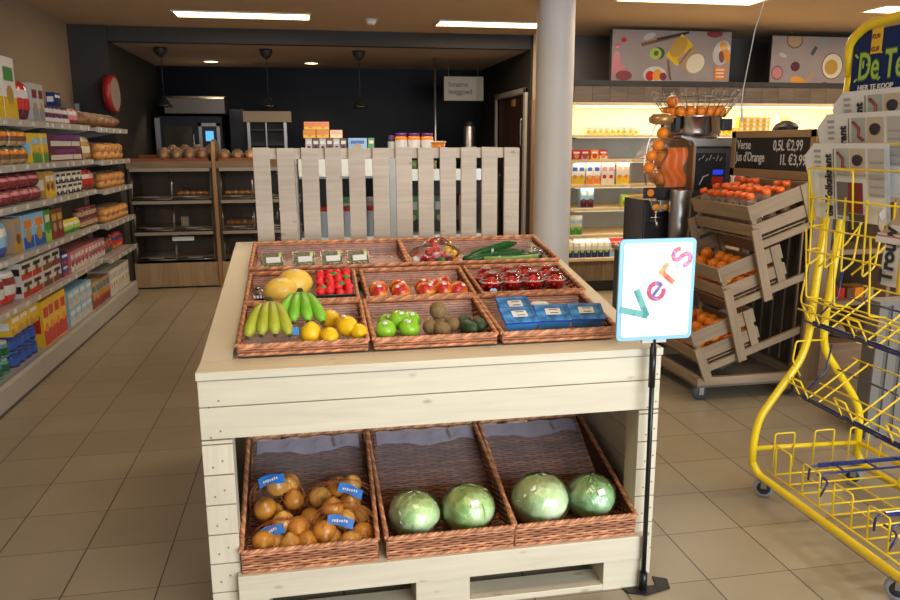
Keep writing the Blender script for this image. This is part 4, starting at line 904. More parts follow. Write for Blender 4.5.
# ------------------------------------------------------------------ bakery wall unit
BY = 8.72
def bakery(x0, x1, label):
    t = thing('bakery_cabinet', label, 'bakery cabinet', ((x0+x1)/2, BY+.3, 0), 'bakery self service cabinets')
    mb = MB(); n = max(3, round((x1-x0)/.145)); w = (x1-x0)/n
    for k in range(n): mb.box((x0+k*w+.001, BY, .02), (x0+(k+1)*w-.001, BY+.02, .285))
    part(mb, 'plinth', wood('bakery_pine', (.44, .32, .20), grain=.2, knots=.4), t); part(MB().box((x0, BY+.03, 0), (x1, BY+.56, .285)), 'carcass', BLACKW, t)
    part(MB().box((x0, BY+.56, .285), (x1, BY+.58, 1.42)), 'back_panel', mat('bakery_back', (.035, .03, .03), .4), t)
    for xs in (x0, x1-.03): part(MB().box((xs, BY+.02, .285), (xs+.03, BY+.56, 1.32)), 'side_panel', mat('bakery_side', (.06, .05, .04), .5), t)
    for z0, z1 in ((.30, .60), (.63, .94), (.97, 1.29)):
        o = part(MB().box((x0+.03, BY-.005, z1), (x1-.03, BY+.56, z1+.03)), 'shelf', mat('bakery_shelf', (.20, .17, .14), .45), t)
        part(MB().box((x0+.03, BY-.012, z1-.002), (x1-.03, BY-.004, z1+.032)), 'price_rail', mat('bakery_rail', (.34, .30, .25), .4), o)
        nb = max(1, round((x1-x0)/.42)); bw = (x1-x0-.06)/nb
        for k in range(nb):
            a = x0+.03+k*bw+.004; b = a+bw-.008
            d = part(MB().prism([(BY+.01, z0+.02), (BY+.012, z0+.02), (BY+.10, z1-.01), (BY+.098, z1-.01)], a, b, 'x'), 'door', GLASS, t)
            part(MB().box((a+bw*.3, BY-.002, z0+.035), (b-bw*.3, BY+.012, z0+.05)), 'handle', STEEL, d)
            mb = MB(); mb.tube([(a, BY+.012, z0+.02), (b, BY+.012, z0+.02)], .005, 6); mb.tube([(a, BY+.012, z0+.02), (a, BY+.10, z1-.01)], .005, 6); mb.tube([(b, BY+.012, z0+.02), (b, BY+.10, z1-.01)], .005, 6); part(mb, 'door_frame', STEEL, d)
            part(MB().box((a, BY+.12, z0+.03), (b, BY+.5, z0+.045)), 'tray', mat('bread_tray', (.22, .19, .16), .5), t)
    mb = MB(); mb.box((x0, BY-.01, 1.32), (x1, BY+.58, 1.355)); mb.box((x0, BY-.012, 1.355), (x1, BY+.02, 1.395)); part(mb, 'top_shelf', W_OAK, t)
    mb = MB(); mb.box((x0+.03, BY+.03, 1.356), (x1-.03, BY+.55, 1.37)); mb.box((x0+.03, BY+.03, 1.37), (x1-.03, BY+.045, 1.425)); mb.box((x0+.03, BY+.53, 1.37), (x1-.03, BY+.55, 1.46)); part(mb, 'bread_bin', W_RED, t)
    return t
bakery(-1.915, -1.03, 'bakery cabinet with three glass fronts at the end of the aisle')
bakery(-.985, .10, 'bakery cabinet partly behind the pale slat fence')
bakery(.145, .98, 'bakery cabinet wholly behind the pale slat fence')
t = thing('wood_divider', 'upright rounded wooden divider between the two bakery cabinets', 'divider', (-1.008, 8.9, 0))
part(MB().prism([(8.70, 0), (8.70, 1.50), (8.74, 1.60), (8.84, 1.63), (9.1, 1.60), (9.28, 1.45), (9.28, 0)], -1.027, -.989, 'x'), 'board', wood('divider_wood', (.40, .24, .12)), t, .003)
def loaf(x, y, z, l, w, h, label, grp, g=0, rz=0):
    t = thing('loaf_of_bread', label, 'bread', (x, y, z), grp)
    part(MB().ell((x, y, z+h*.46), (w/2, l/2, h/2), 20, 14, fn=lambda d, th, p: 1+.05*math.sin(d.y*9)+.03*math.sin(p*5)), 'crust', BREAD[g], t)
    part(MB().ell((x, y, z+h*.52), (w/2+.006, l/2+.01, h/2+.006), 18, 12, fn=lambda d, th, p: 1+.04*math.sin(p*9+th*6)), 'wrapper', film('bread_bag_film', (1, .9, .75), .05, .12), t)
for i in range(4): loaf(-1.54+i*.135, 8.86, 1.373, .24, .138, .16, 'brown wrapped loaf on the bakery top, %s from the shelving' % ORD[i], 'wrapped loaves on the bakery cabinet')
for i in range(4): loaf(-1.48+i*.135, 9.06, 1.373, .20, .13, .19, 'brown wrapped loaf in the rear row of the bakery top, %s from the shelving' % ORD[i], 'rear wrapped loaves on the bakery cabinet')
for i in range(3): loaf(-.90+i*.14, 8.87, 1.373, .22, .13, .14, 'golden brown wrapped loaf past the wooden divider, %s from it' % ORD[i], 'wrapped loaves by the fence', 1 if i == 2 else 0)
def rolls(x0, x1, z, n, label, grp, r=.045, g=1):
    for i in range(n):
        x = x0+(x1-x0)*(i+.5)/n
        solo(MB().ell((x, 8.93, z+r*.62), (r, r*1.5, r*.62), 14, 8, fn=lambda d, th, p: 1+.05*math.sin(d.x*8)), 'bread_roll', BREAD[g], label+', %s from the shelving side' % ORD[i], 'bread roll', grp)
rolls(-1.44, -1.10, 1.016, 5, 'roll in the upper glass bay', 'rolls in the upper glass bay')
rolls(-.92, -.58, 1.016, 5, 'roll in the upper bay past the divider', 'rolls in the upper bay past the divider')
rolls(-.92, -.50, .676, 6, 'roll in the middle bay past the divider', 'rolls in the middle bay past the divider', .05)
solo(MB().box((-1.42, 8.90, .676), (-1.34, 8.96, .78)), 'paper_bag', C('cream'), 'cream paper pack standing in the middle bakery bay', 'pack')
t = thing('label_card', 'bright white price card in the lower bakery bay', 'card', (-1.38, 8.74, .535)); part(MB().box((-1.50, 8.728, .53), (-1.27, 8.734, .575)), 'card', mat('card_white', (.75, .85, .95), .4), t)
t = thing('serving_tongs', 'dark serving tongs lying over the rolls in the bakery', 'tongs', (-1.25, 8.9, 1.08)); part(MB().tube([(-1.36, 8.87, 1.10), (-1.22, 8.90, 1.085), (-1.12, 8.92, 1.08)], .006, 6).tube([(-1.36, 8.87, 1.105), (-1.24, 8.86, 1.11), (-1.14, 8.86, 1.10)], .006, 6), 'arms', BLACKW, t)

# ------------------------------------------------------------------ kitchen behind
t = thing('bake_oven', 'large dark bake-off oven with steel hood and glass door', 'oven', (-1.42, 10.6, 0))
part(MB().box((-1.86, 10.25, 0), (-1.05, 10.95, 1.93)), 'body', mat('oven_dark_steel', (.02, .024, .035), .4, .5), t, .01)
part(MB().prism([(10.15, 1.95), (10.15, 2.14), (10.25, 2.17), (10.95, 2.17), (10.95, 1.95)], -1.72, -.995, 'x'), 'hood', mat('hood_dark_steel', (.20, .18, .16), .35, .9), t, .006)
part(MB().box((-1.76, 10.235, .9), (-1.42, 10.25, 1.80)), 'glass_door', mat('oven_glass', (.05, .045, .03), .12), t)
part(MB().box((-1.86, 10.22, .8), (-1.80, 10.25, 1.9)), 'door_post', STEEL, t)
mb = MB(); mb.box((-1.34, 10.235, .9), (-1.30, 10.25, 1.84)); mb.box((-1.12, 10.235, .9), (-1.08, 10.25, 1.84)); mb.box((-1.34, 10.235, 1.80), (-1.08, 10.25, 1.84)); part(mb, 'control_frame', STEEL, t)
part(MB().box((-1.30, 10.237, .9), (-1.12, 10.25, 1.80)), 'control_panel', C('black'), t)
part(MB().box((-1.257, 10.232, 1.617), (-1.160, 10.237, 1.741)), 'screen', mat('oven_screen', (.1, .4, .8), .3, emit=(.12, .5, 1), es=1.0), t)
part(MB().bent([(-1.40, 10.24, 1.0), (-1.40, 10.20, 1.0), (-1.40, 10.20, 1.7), (-1.40, 10.24, 1.7)], .01), 'handle', STEEL, t)
t = thing('tall_cupboard', 'dark blue tall cupboard right beside the oven', 'cupboard', (-.9, 10.7, 0)); part(MB().box((-.98, 10.5, 0), (-.78, 10.98, 2.02)), 'body', mat('navy_panel', (.008, .012, .03), .5), t, .005); part(MB().box((-.93, 10.49, 1.0), (-.915, 10.5, 1.5)), 'handle', STEEL, t)
t = thing('wall_cabinet', 'dark rack cabinet with beige box top in the kitchen', 'cabinet', (-.46, 10.0, 0))
part(MB().box((-.75, 9.78, 1.84), (-.18, 10.2, 1.97)), 'beige_top', mat('beige_panel', (.42, .33, .22), .6), t, .004)
for x in (-.71, -.27): part(MB().box((x, 9.80, 0), (x+.035, 9.84, 1.84)), 'post', STEEL, t)
part(MB().box((-.70, 10.1, 0), (-.25, 10.14, 1.84)), 'back_panel', BLACKW, t)
for k in range(9): part(MB().box((-.68, 9.82, .3+k*.18), (-.27, 10.12, .315+k*.18)), 'shelf', mat('rack_shelf', (.05, .05, .055), .4, .5), t)
part(MB().box((-.49, 9.80, .2), (-.475, 9.81, 1.84)), 'middle_post', STEEL, t)
# hanging deposit-return sign
t = thing('hanging_sign', 'pale grey hanging sign with two lines of dark lettering', 'sign', (1.97, 9.5, 2.1))
part(MB().box((1.692, 9.5, 2.095), (2.19, 9.52, 2.385)), 'board', mat('sign_grey', (.24, .23, .20), .5), t, .003)
part(MB().box((2.10, 9.498, 2.095), (2.19, 9.5, 2.385)), 'edge_strip', mat('sign_olive', (.16, .16, .12), .5), t)
part(MB().text('Inname\nleeggoed', .085, (1.745, 9.496, 2.262), (1, 0, 0), (0, 0, 1), bold=.002), 'lettering', C('black'), t)
for x in (1.75, 2.12): part(MB().tube([(x, 9.51, 2.385), (x, 9.51, 2.6)], .003, 6), 'hanger', STEEL, t)
t = thing('coffee_urn', 'steel cylinder urn with black lid on the kitchen counter', 'urn', (2.02, 9.5, 1.2)); part(MB().lathe([(.07, 1.2), (.072, 1.22), (.072, 1.78), (.06, 1.80)], (2.02, 9.55, 0), 20), 'body', STEEL, t); part(MB().lathe([(.065, 1.80), (.05, 1.83), (.02, 1.85)], (2.02, 9.55, 0), 20), 'lid', BLACKW, t)
t = thing('kitchen_counter', 'dark counter in the kitchen carrying the steel urn', 'counter', (1.7, 9.6, 0)); part(MB().box((1.05, 9.3, 0), (2.35, 9.9, 1.17)), 'body', BLACKW, t); part(MB().box((1.03, 9.28, 1.17), (2.37, 9.92, 1.2)), 'worktop', mat('dark_worktop', (.05, .05, .05), .3), t)

# ------------------------------------------------------------------ white display gondola behind the fence
t = thing('display_unit', 'white metal display unit standing behind the slat fence', 'display unit', (.5, 4.6, 0)); WH = mat('white_metal', (.88, .90, .92), .4)
part(MB().box((-.05, 4.78, 0), (1.06, 4.80, 1.50)), 'back_panel', mat('unit_back_shade', (.06, .06, .065), .6), t)  # dark colour stands in for the shade of the unlit interior
for z, ya, nm in ((1.50, 4.36, 'top_shelf'), (1.38, 4.38, 'shelf'), (1.02, 4.34, 'shelf'), (.66, 4.32, 'shelf')):
    part(MB().box((-.05, ya, z), (1.06, 4.78, z+.02)), nm, WH, t)
part(MB().prism([(4.32, 1.395), (4.335, 1.395), (4.375, 1.485), (4.36, 1.49)], -.05, .455, 'x'), 'front_panel', mat('white_front', (.78, .90, 1.0), .3), t)
part(MB().prism([(4.34, 1.365), (4.352, 1.365), (4.375, 1.425), (4.36, 1.43)], .49, 1.06, 'x'), 'front_panel', mat('white_front', (.78, .90, 1.0), .3), t)
part(MB().prism([(4.30, .985), (4.312, .985), (4.335, 1.05), (4.32, 1.055)], -.05, 1.05, 'x'), 'price_rail', mat('white_front', (.78, .90, 1.0), .3), t)
part(MB().box((.452, 4.30, .0), (.488, 4.79, 1.50)), 'middle_panel', mat('white_front', (.78, .90, 1.0), .3), t)
for x in (-.07, 1.06): part(MB().prism([(4.35, 0), (4.35, 1.02), (4.40, 1.5), (4.8, 1.5), (4.8, 0)], x, x+.012, 'x'), 'side_panel', WH, t)
GU = 'boxes on the white unit behind the fence'
def yb(x, y, z, w, h, d, c, noun, label, cat, grp=None, rot=0):
    mb, ms = pk_box(w, h, d, c); mb.xf(Matrix.Rotation(R(-90), 4, 'Z')); return solo(mb, noun, ms, label, cat, grp, loc=(x, y, z), rot=(0, 0, R(rot)))
for i, (x, z, lb) in enumerate(((.018, 1.6065, 'lower tier, at the bakery end'), (.092, 1.6065, 'lower tier, in the middle'), (.168, 1.6065, 'lower tier, at the jar end'), (.024, 1.652, 'upper tier, at the bakery end'), (.094, 1.652, 'upper tier, beside the other upper one'))):
    yb(x, 4.44, z, .070, .044, .1, ('orange', 'yellow', 'pink' if i > 2 else 'gold', 'orange'), 'snack_carton', 'orange snack carton above the slat fence, '+lb, 'snack carton', 'orange snack cartons', rot=(0, 0, 6, 0, 0)[i])
for i in range(6): yb(.012+i*.0385, 4.40, 1.5205, .036, .083, .1, (('ltgrey', 'dkred', 'white', 'maroon'), ('brown', 'dkred', 'white', 'black'))[i % 2], 'candy_box', 'maroon and silver candy box just above the fence, %s from the bakery' % ORD[i], 'candy box', 'candy boxes on the white unit')
yb(.285, 4.41, 1.5205, .105, .085, .1, ('sky', 'white', 'blue', 'tan'), 'baby_milk_box', 'pale blue and white box above the fence beside the candy boxes', 'box')
yb(.362, 4.41, 1.5205, .035, .085, .1, ('green', 'lime', 'cream', 'green'), 'narrow_box', 'narrow green box at the end of the blue and white box', 'box')
def jar(x, y, z, h, r, c, lidc, label, grp, lab='white'):
    t = thing('food_jar', label, 'jar', (x, y, z), grp)
    part(MB().lathe([(r*.9, 0), (r, h*.06), (r, h*.72), (r*.82, h*.83)], (x, y, z), 20), 'glass', C(c, .15), t); part(MB().lathe([(r*1.01, h*.15), (r*1.01, h*.60)], (x, y, z), 20, caps=False), 'label', C(lab), t); part(MB().lathe([(r*.86, h*.82), (r*.86, h*.97), (r*.82, h)], (x, y, z), 20), 'lid', C(lidc), t)
for i in range(3): jar(.535+i*.076, 4.42, 1.5345, .098, .036, 'orange', 'purple', 'orange jar with purple lid above the fence, %s from the orange cartons' % ORD[i], 'orange jars with purple lids')
jar(.480, 4.43, 1.5345, .085, .020, 'black', 'purple', 'thin dark jar beside the three orange jars', 'small dark jar', 'ltgrey')
t = thing('food_tub', 'low orange plastic tub with pale lid beside the orange jars', 'tub', (.745, 4.42, 1.5345)); part(MB().lathe([(.042, 0), (.050, .045)], (.745, 4.42, 1.5345), 20), 'tub', C('orange'), t); part(MB().lathe([(.053, .045), (.053, .052), (.0001, .053)], (.745, 4.42, 1.5345), 20), 'lid', C('cream'), t)
for i in range(5):
    t = thing('food_tin', 'flat green tin with yellow band on the white unit, %s from the thin dark jar' % ORD[i], 'tin', (.50+i*.088, 4.40, 1.5205), 'flat green tins')
    part(MB().lathe([(.036, 0), (.036, .012)], (.50+i*.088, 4.42, 1.5205), 20), 'tin', C('green' if i % 2 == 0 else 'yellow'), t); part(MB().lathe([(.037, .012), (.037, .0135), (.03, .0138)], (.50+i*.088, 4.42, 1.5205), 20), 'lid', C('dkgreen'), t)
for i in range(3):
    x = (.075, .215, .362)[i]; t = thing('drink_can', 'pale blue container with red top seen through the fence, %s from the bakery' % ORD[i], 'container', (x, 4.42, 1.0405), 'red topped containers behind the fence')
    part(MB().lathe([(.036, 0), (.036, .15), (.034, .155)], (x, 4.42, 1.0405), 18), 'body', mat('can_pale_blue', (.50, .62, .76), .35), t); part(MB().lathe([(.036, .155), (.036, .178), (.030, .180)], (x, 4.42, 1.0405), 18), 'cap', C('red'), t)
for i, (x, c_) in enumerate(((.23, 'green'), (.36, 'tan'), (.62, 'green'), (.79, 'dkgreen'), (.95, 'dkred'))):
    yb(x, 4.60, 1.0405, .08, .22, .1, (c_, 'black', 'offwhite', 'tan'), 'dry_goods_box', '%s box in the dark bay behind the fence' % {'green': 'green' if i == 0 else 'taller green', 'tan': 'tan', 'dkgreen': 'dark green', 'dkred': 'dark red'}[c_], 'box')
for i, (x, c_) in enumerate(((.60, 'lime'), (.72, 'yellow'), (.84, 'green'), (.96, 'dkgreen'))): yb(x, 4.50, 1.4005, .07, .075, .1, (c_, 'green', 'cream', 'green'), 'soup_packet', '%s packet just below the unit top behind the fence' % {'lime': 'lime', 'yellow': 'yellow', 'green': 'mid green', 'dkgreen': 'dark green'}[c_], 'packet')

# ------------------------------------------------------------------ juice and dairy wall shelves
Y0, X0, X1 = 7.60, 2.70, 6.6
u = thing('chilled_shelving', 'long wall shelving with warm lit top bay and plank fascia', 'shelving', (4.6, 8.0, 0))
for xs in (X0, X1): part(MB().box((xs-.03, Y0+.02, 0), (xs, 8.40, 2.15)), 'side_panel', W_LIGHT, u)
part(MB().box((X0, 8.33, .33), (X1, 8.35, 1.62)), 'back_panel', mat('shelf_back_blue_grey', (.42, .49, .55), .5, var=.08, vscale=6), u)
part(MB().box((X0, 8.33, 1.64), (X1, 8.35, 2.0)), 'upper_back_panel', mat('cream_back', (.75, .62, .42), .6), u)
mb = MB(); n = int((X1-X0)/.19)
for k in range(n): mb.box((X0+k*.1902, Y0-.02, 1.985), (X0+(k+1)*.1902-.003, Y0, 2.145))
part(mb, 'fascia', wood('fascia_plank', (.165, .12, .08), grain=.35, knots=.3), u); part(MB().box((X0-.03, Y0-.03, 2.147), (X1, 8.40, 2.20)), 'top_board', mat('black_band', (.03, .026, .024), .6), u)
part(MB().box((X0, Y0-.03, 1.952), (X1, 8.35, 1.983)), 'canopy', W_LIGHT, u)
part(MB().box((X0+.05, Y0+.05, 1.940), (X1-.05, Y0+.09, 1.952)), 'light_strip', mat('led_strip', (1, .8, .5), .5, emit=(1, .82, .55), es=3), u)
SHR = [1.66, 1.405, 1.145, .90, .615, .365]
for k, z in enumerate(SHR):
    o = part(MB().box((X0, Y0+.0, z-.030), (X1, 8.33, z)), 'shelf', W_LIGHT, u, .001)
    for q in range(9): part(MB().box((X0+.12+q*.43, Y0-.003, z-.024), (X0+.17+q*.43, Y0, z-.006)), 'price_tag', C('offwhite'), o)
mb = MB()
for k in range(n): mb.box((X0+k*.1902, Y0+.03, .115), (X0+(k+1)*.1902-.004, Y0+.05, .335))
part(mb, 'plinth', W_OAK, u); part(MB().box((X0, Y0+.04, 0), (X1, Y0+.06, .115)), 'kick_board', C('black'), u)
for k, z in enumerate(SHR[:5]):
    l = bpy.data.lights.new('shelf_lamp', 'AREA'); l.shape = 'RECTANGLE'; l.size = 3.6; l.size_y = .03; l.energy = 7; l.color = (1, .86, .62)
    lo = bpy.data.objects.new('shelf_lamp', l); COL.objects.link(lo); lo.location = (4.55, Y0+.03, z-.034); lo.rotation_euler = (R(30), 0, 0)
    part(MB().box((X0+.05, Y0+.015, z-.036), (X1-.05, Y0+.035, z-.0305)), 'shelf_light', mat('led_strip_dim', (1, .8, .5), .5, emit=(1, .8, .5), es=1.2), u)
for x, sz in ((3.7, 1.8), (5.5, 1.8)):
    l = bpy.data.lights.new('led_lamp', 'AREA'); l.shape = 'RECTANGLE'; l.size = sz; l.size_y = .06; l.energy = 24; l.color = (1, .84, .60)
    lo = bpy.data.objects.new('led_lamp', l); COL.objects.link(lo); lo.location = (x, Y0+.07, 1.932); lo.rotation_euler = (R(25), 0, 0)
def carton(x, z, w, h, c, noun, label, cat, grp, gable=False, d=.07, y=None):
    y = Y0+.05 if y is None else y
    mb = MB(); mb.box((-w/2, 0, 0), (w/2, d, h*(.84 if gable else 1)), 0); e = .0008
    mb.box((-w/2+.001, -e, h*.02), (w/2-.001, 0, h*.40), 1); mb.box((-w*.36, -e, h*.62), (w*.36, 0, h*.80), 2); mb.lathe([(w*.30, 0), (w*.30, e*2)], (0, 0, h*.36), 12, 3, M=Matrix.Rotation(R(90), 4, 'X'))
    if gable: mb.prism([(0, h*.84), (d, h*.84), (d/2, h)], -w/2, w/2, 'x', 2)
    o = solo(mb, noun, [C(k) for k in c], label, cat, grp, loc=(x, y, z+.001))
    return o
px = lambda q: 2.70+(q-568)*.01055     # spacing of the fronts along this shelf, metres per step
for i, (a, c_) in enumerate(((571, ('red', 'dkred', 'white', 'orange')), (580, ('red', 'pink', 'cream', 'brown')), (590, ('orange', 'yellow', 'white', 'red')), (599, ('red', 'cream', 'white', 'orange')))):
    carton(px(a+3), SHR[1], .088, .10, c_, 'tea_pack', 'small red and white pack on the second shelf, %s from the column' % ORD[i], 'pack', 'packs on the second wall shelf')
for i, a in enumerate((570, 577, 585.5, 593, 601, 608, 617, 624)):
    carton(px(a+3), SHR[2], .072, .225, (('white', 'yellow', 'blue', 'gold') if i < 2 else ('white', 'orange', 'blue', 'peach') if i < 4 else ('offwhite', 'cream', 'pink', 'red') if i < 6 else ('offwhite', 'yellow', 'peach', 'orange')), 'juice_carton', 'tall juice carton on the third shelf, %s from the column' % ORD[i], 'juice carton', 'juice cartons on the third shelf')
for i, a in enumerate((580, 587)): carton(px(a+3), SHR[3], .072, .21, ('sky', 'maroon', 'white', 'brown'), 'drink_carton', 'dark red drink carton on the fourth shelf, %s the column' % ('nearer' if i == 0 else 'farther from'), 'drink carton', 'dark red drink cartons')
for i, a in enumerate((624, 631, 638, 645)): carton(px(a+3), SHR[3], .075, .13, (('lime', 'gold', 'cream', 'green') if i == 0 else ('gold', 'yellow', 'cream', 'brown')), 'yellow_pack', 'yellow pack on the fourth shelf, %s from the dark red cartons' % ORD[i], 'pack', 'yellow packs on the fourth shelf')
for i, a in enumerate((569.5, 576)): carton(px(a+3), SHR[4], .066, .20, ('offwhite', 'green', 'sky', 'lime'), 'milk_carton', 'green and white carton on the fifth shelf, %s the column' % ('nearer' if i == 0 else 'farther from'), 'milk carton', 'green milk cartons')
for i in range(12): carton(px(570+6.6*i), SHR[5], .064, .20, ('offwhite', 'dkblue' if i % 1 == 0 else 'blue', 'white', 'lime') if i < 7 else ('offwhite', 'sky', 'red', 'gold'), 'milk_carton', '%s carton in the bottom shelf row, %s from the column' % ('blue and lime' if i < 7 else 'red topped', ORD[i]), 'milk carton', 'milk cartons on the bottom shelf', gable=True)
for i in range(9): carton(px(586+6.2*i), SHR[0], .05, .075, ('cream', 'yellow', 'white', 'gold'), 'custard_pot', 'small pale pack in the bright top bay, %s from the column' % ORD[i], 'pack', 'small packs in the lit top bay')
for i in range(5):
    for j in range(4): carton(4.62+i*.075, SHR[0]+j*.046, .070, .044, ('yellow', 'gold', 'orange', 'cream'), 'butter_pack', 'small orange yellow pack stacked in top bay, %s tier up, %s from juice machine' % (ORD[j], ORD[i]), 'pack', 'stacked orange packs in the top bay')
for i in range(4): carton(4.35+i*.068, SHR[0], .062, .07, ('yellow', 'yellow', 'cream', 'gold'), 'cheese_pack', 'bright yellow pack beside the stacked orange ones, %s from the machine' % ORD[i], 'pack', 'yellow packs in the top bay')
solo(MB().box((5.08, 7.66, SHR[0]), (5.20, 7.74, SHR[0]+.19)), 'tall_pack', mat('pack_cream', (.8, .7, .3), .4), 'tall pale yellow pack in the top bay behind the head', 'pack')
for k in range(3):
    for i in range(9): carton(4.5+i*.12, SHR[1+k], .08, .17, (('offwhite', 'sky', 'white', 'blue'), ('white', 'dkred', 'cream', 'red'), ('cream', 'green', 'white', 'lime'))[k], 'dairy_carton', 'carton on %s wall shelf behind the crates, %s along' % (ORD[k+1], ORD[i]), 'carton', 'cartons behind the crate trolley')

# pictures above the wall shelves
def picture(x0, x1, z0, z1, y, shapes, label, bg):
    t = thing('picture_panel', label, 'picture', ((x0+x1)/2, y, z0), 'food picture panels')
    part(MB().box((x0-.006, y+.002, z0-.012), (x1+.006, y+.05, z1+.006)), 'frame', BLACKW, t)
    p = part(MB().box((x0, y-.004, z0), (x1, y+.002, z1)), 'picture', mat('picture_ground', bg, .5, var=.12, vscale=3), t)
    w, h = x1-x0, z1-z0
    groups = {}
    for k, (kind, a, b, c, d, ang, colr) in enumerate(shapes):
        mb = groups.setdefault(colr, MB()); M = Matrix.Rotation(R(ang), 4, 'Y'); yy = y-.0046-.0004*k
        if kind == 'e': pts = [(c*math.cos(q*PI/12), 0, d*math.sin(q*PI/12)) for q in range(24)]
        elif kind == 'r': pts = [(-c, 0, -d), (c, 0, -d), (c, 0, d), (-c, 0, d)]
        pts = [M @ Vector(q_) for q_ in pts]; b_ = len(mb.v)
        mb.v += [Vector((min(x1, max(x0, x0+a*w+q_.x)), yy, min(z1, max(z0, z0+b*h+q_.z)))) for q_ in pts]; mb.face(range(b_, b_+len(pts)))
    for colr, mb in groups.items(): o = part(mb, 'printed_shape', C(colr, .5), t); o['kind'] = 'stuff'
    for xx in (x0+w*.18, x1-w*.15): part(MB().tube([(xx, y+.02, z1+.02), (xx, y+.02, CZ)], .004, 6), 'hanger', STEEL, t)
picture(3.131, 4.46, 2.21, 2.715, 7.70, [
    ('r', .33, .80, .02, .02, 0, 'tan'), ('r', .42, .83, .25, .016, -14, 'brown'), ('r', .50, .90, .18, .012, -12, 'black'), ('e', .38, .55, .075, .062, 0, 'dkgreen'), ('e', .36, .54, .066, .058, 0, 'lime'), ('e', .365, .55, .028, .026, 0, 'brown'),
    ('r', .56, .62, .14, .085, -52, 'yellow'), ('e', .55, .68, .12, .08, -50, 'gold'), ('r', .66, .42, .12, .105, -38, 'tan'), ('e', .70, .36, .11, .09, -38, 'cream'), ('r', .61, .50, .006, .10, 38, 'brown'),
    ('e', .92, .58, .10, .13, 20, 'ltgrey'), ('e', .95, .60, .045, .12, -22, 'amber'), ('e', .92, .50, .03, .06, -10, 'dkred'), ('e', .36, .12, .13, .085, 0, 'offwhite'), ('e', .32, .10, .05, .05, 0, 'red'), ('e', .38, .12, .05, .06, 20, 'amber'), ('e', .43, .09, .04, .04, 0, 'dkred'),
    ('e', .06, .20, .09, .07, 30, 'pink'), ('e', .10, .10, .09, .05, 0, 'dkred'), ('e', .03, .35, .05, .12, 10, 'pink'), ('e', .09, .80, .03, .025, 0, 'red'), ('e', .04, .68, .025, .022, 0, 'red'), ('e', .85, .96, .09, .04, 0, 'dkred'), ('r', .48, .22, .008, .10, -12, 'brown'), ('e', .30, .88, .07, .03, -20, 'ltgrey'),
    ('r', .915, .17, .065, .066, 0, 'orange'), ('r', .915, .24, .045, .007, 0, 'white'), ('r', .915, .17, .045, .007, 0, 'white'), ('r', .915, .10, .045, .007, 0, 'white')],
    'wide food picture panel with cheese and fig, nearer the column', (.33, .27, .25))
picture(4.94, 6.26, 2.17, 2.69, 7.70, [
    ('e', .20, .93, .10, .09, 0, 'brown'), ('e', .20, .93, .085, .075, 0, 'tan'), ('e', .45, .88, .07, .05, 30, 'grey'), ('r', .38, .72, .05, .02, -60, 'darkgrey'), ('e', .56, .42, .13, .14, 0, 'brown'), ('e', .56, .42, .12, .13, 0, 'cream'), ('e', .55, .40, .08, .08, 20, 'gold'), ('e', .22, .40, .055, .05, 0, 'maroon'),
    ('e', .06, .27, .07, .075, 0, 'brown'), ('e', .06, .27, .058, .06, 0, 'pink'), ('e', .26, .08, .10, .06, 20, 'amber'), ('r', .36, .18, .07, .018, -58, 'tan'), ('e', .50, .02, .06, .04, 0, 'dkred'), ('e', .78, .80, .09, .12, 0, 'brown'), ('e', .10, .62, .05, .02, 20, 'ltgrey'), ('e', .90, .3, .1, .1, 0, 'lime')],
    'food picture panel with bowls and nuts, partly behind the newspaper rack', (.33, .275, .25))
t = thing('pull_string', 'thin pale cord hanging from the ceiling down past the juice machine', 'string', (3.0, 5.02, 1.4))
part(MB().tube([(3.36, 5.30, CZ), (3.16, 5.15, 2.35), (3.05, 5.06, 1.95), (3.02, 5.02, 1.83)], .004, 6), 'cord', C('offwhite'), t); part(MB().tube([(3.02, 5.02, 1.83), (3.03, 5.01, 1.72)], .009, 6), 'toggle', C('white'), t)

# ------------------------------------------------------------------ orange juice machine
ORG = mat('orange_peel', (.90, .26, .01), .38, bump=.5, bscale=350, coat=.2)
cab_ = thing('machine_cabinet', 'dark cabinet under the juice machine behind the sign', 'cabinet', (2.72, 5.3, 0))
part(MB().box((2.36, 5.02, 0), (3.10, 5.60, .76)), 'body', mat('black_cabinet', (.03, .03, .032), .4), cab_, .004); part(MB().box((2.34, 5.0, .76), (3.12, 5.62, .79)), 'worktop', STEEL, cab_)
for x in (2.38, 2.74): part(MB().box((x, 5.01, .05), (x+.34, 5.02, .74)), 'door', mat('black_cabinet', (.03, .03, .032), .4), cab_)
j = thing('juice_machine', 'steel orange juicing machine with wire basket of oranges on top', 'juicer', (2.74, 5.3, .79))
part(MB().box((2.66, 5.16, .79), (3.06, 5.56, 1.545)), 'body', mat('juicer_grey', (.12, .12, .12), .35, .6), j, .012)
part(MB().box((2.38, 5.14, .79), (2.68, 5.50, 1.17)), 'lower_body', mat('juicer_black', (.02, .02, .022), .25), j, .01)
part(MB().prism([(2.40, 1.17), (2.66, 1.17), (2.64, 1.10), (2.44, 1.08)], 5.09, 5.15, 'y'), 'drip_funnel', CHROME, j, .004)
part(MB().box((2.345, 5.075, 1.185), (2.665, 5.095, 1.262)), 'front_strip', mat('juicer_black', (.02, .02, .022), .25), j, .003)
for x in (2.395, 2.61): part(MB().lathe([(.026, 0), (.026, .002)], (x, 5.075, 1.225), 16, M=Matrix.Rotation(R(90), 4, 'X')), 'orange_mark', C('orange'), j)
part(MB().prism([(2.39, 1.24), (2.71, 1.24), (2.71, 1.565), (2.62, 1.605), (2.48, 1.565), (2.40, 1.45)], 5.08, 5.42, 'y'), 'clear_cover', film('juicer_cover', (.5, .25, .1), .12, .05), j)
part(MB().box((2.71, 5.09, 1.22), (2.735, 5.155, 1.58)), 'cover_frame', mat('bronze_edge', (.45, .33, .2), .3, .7), j)
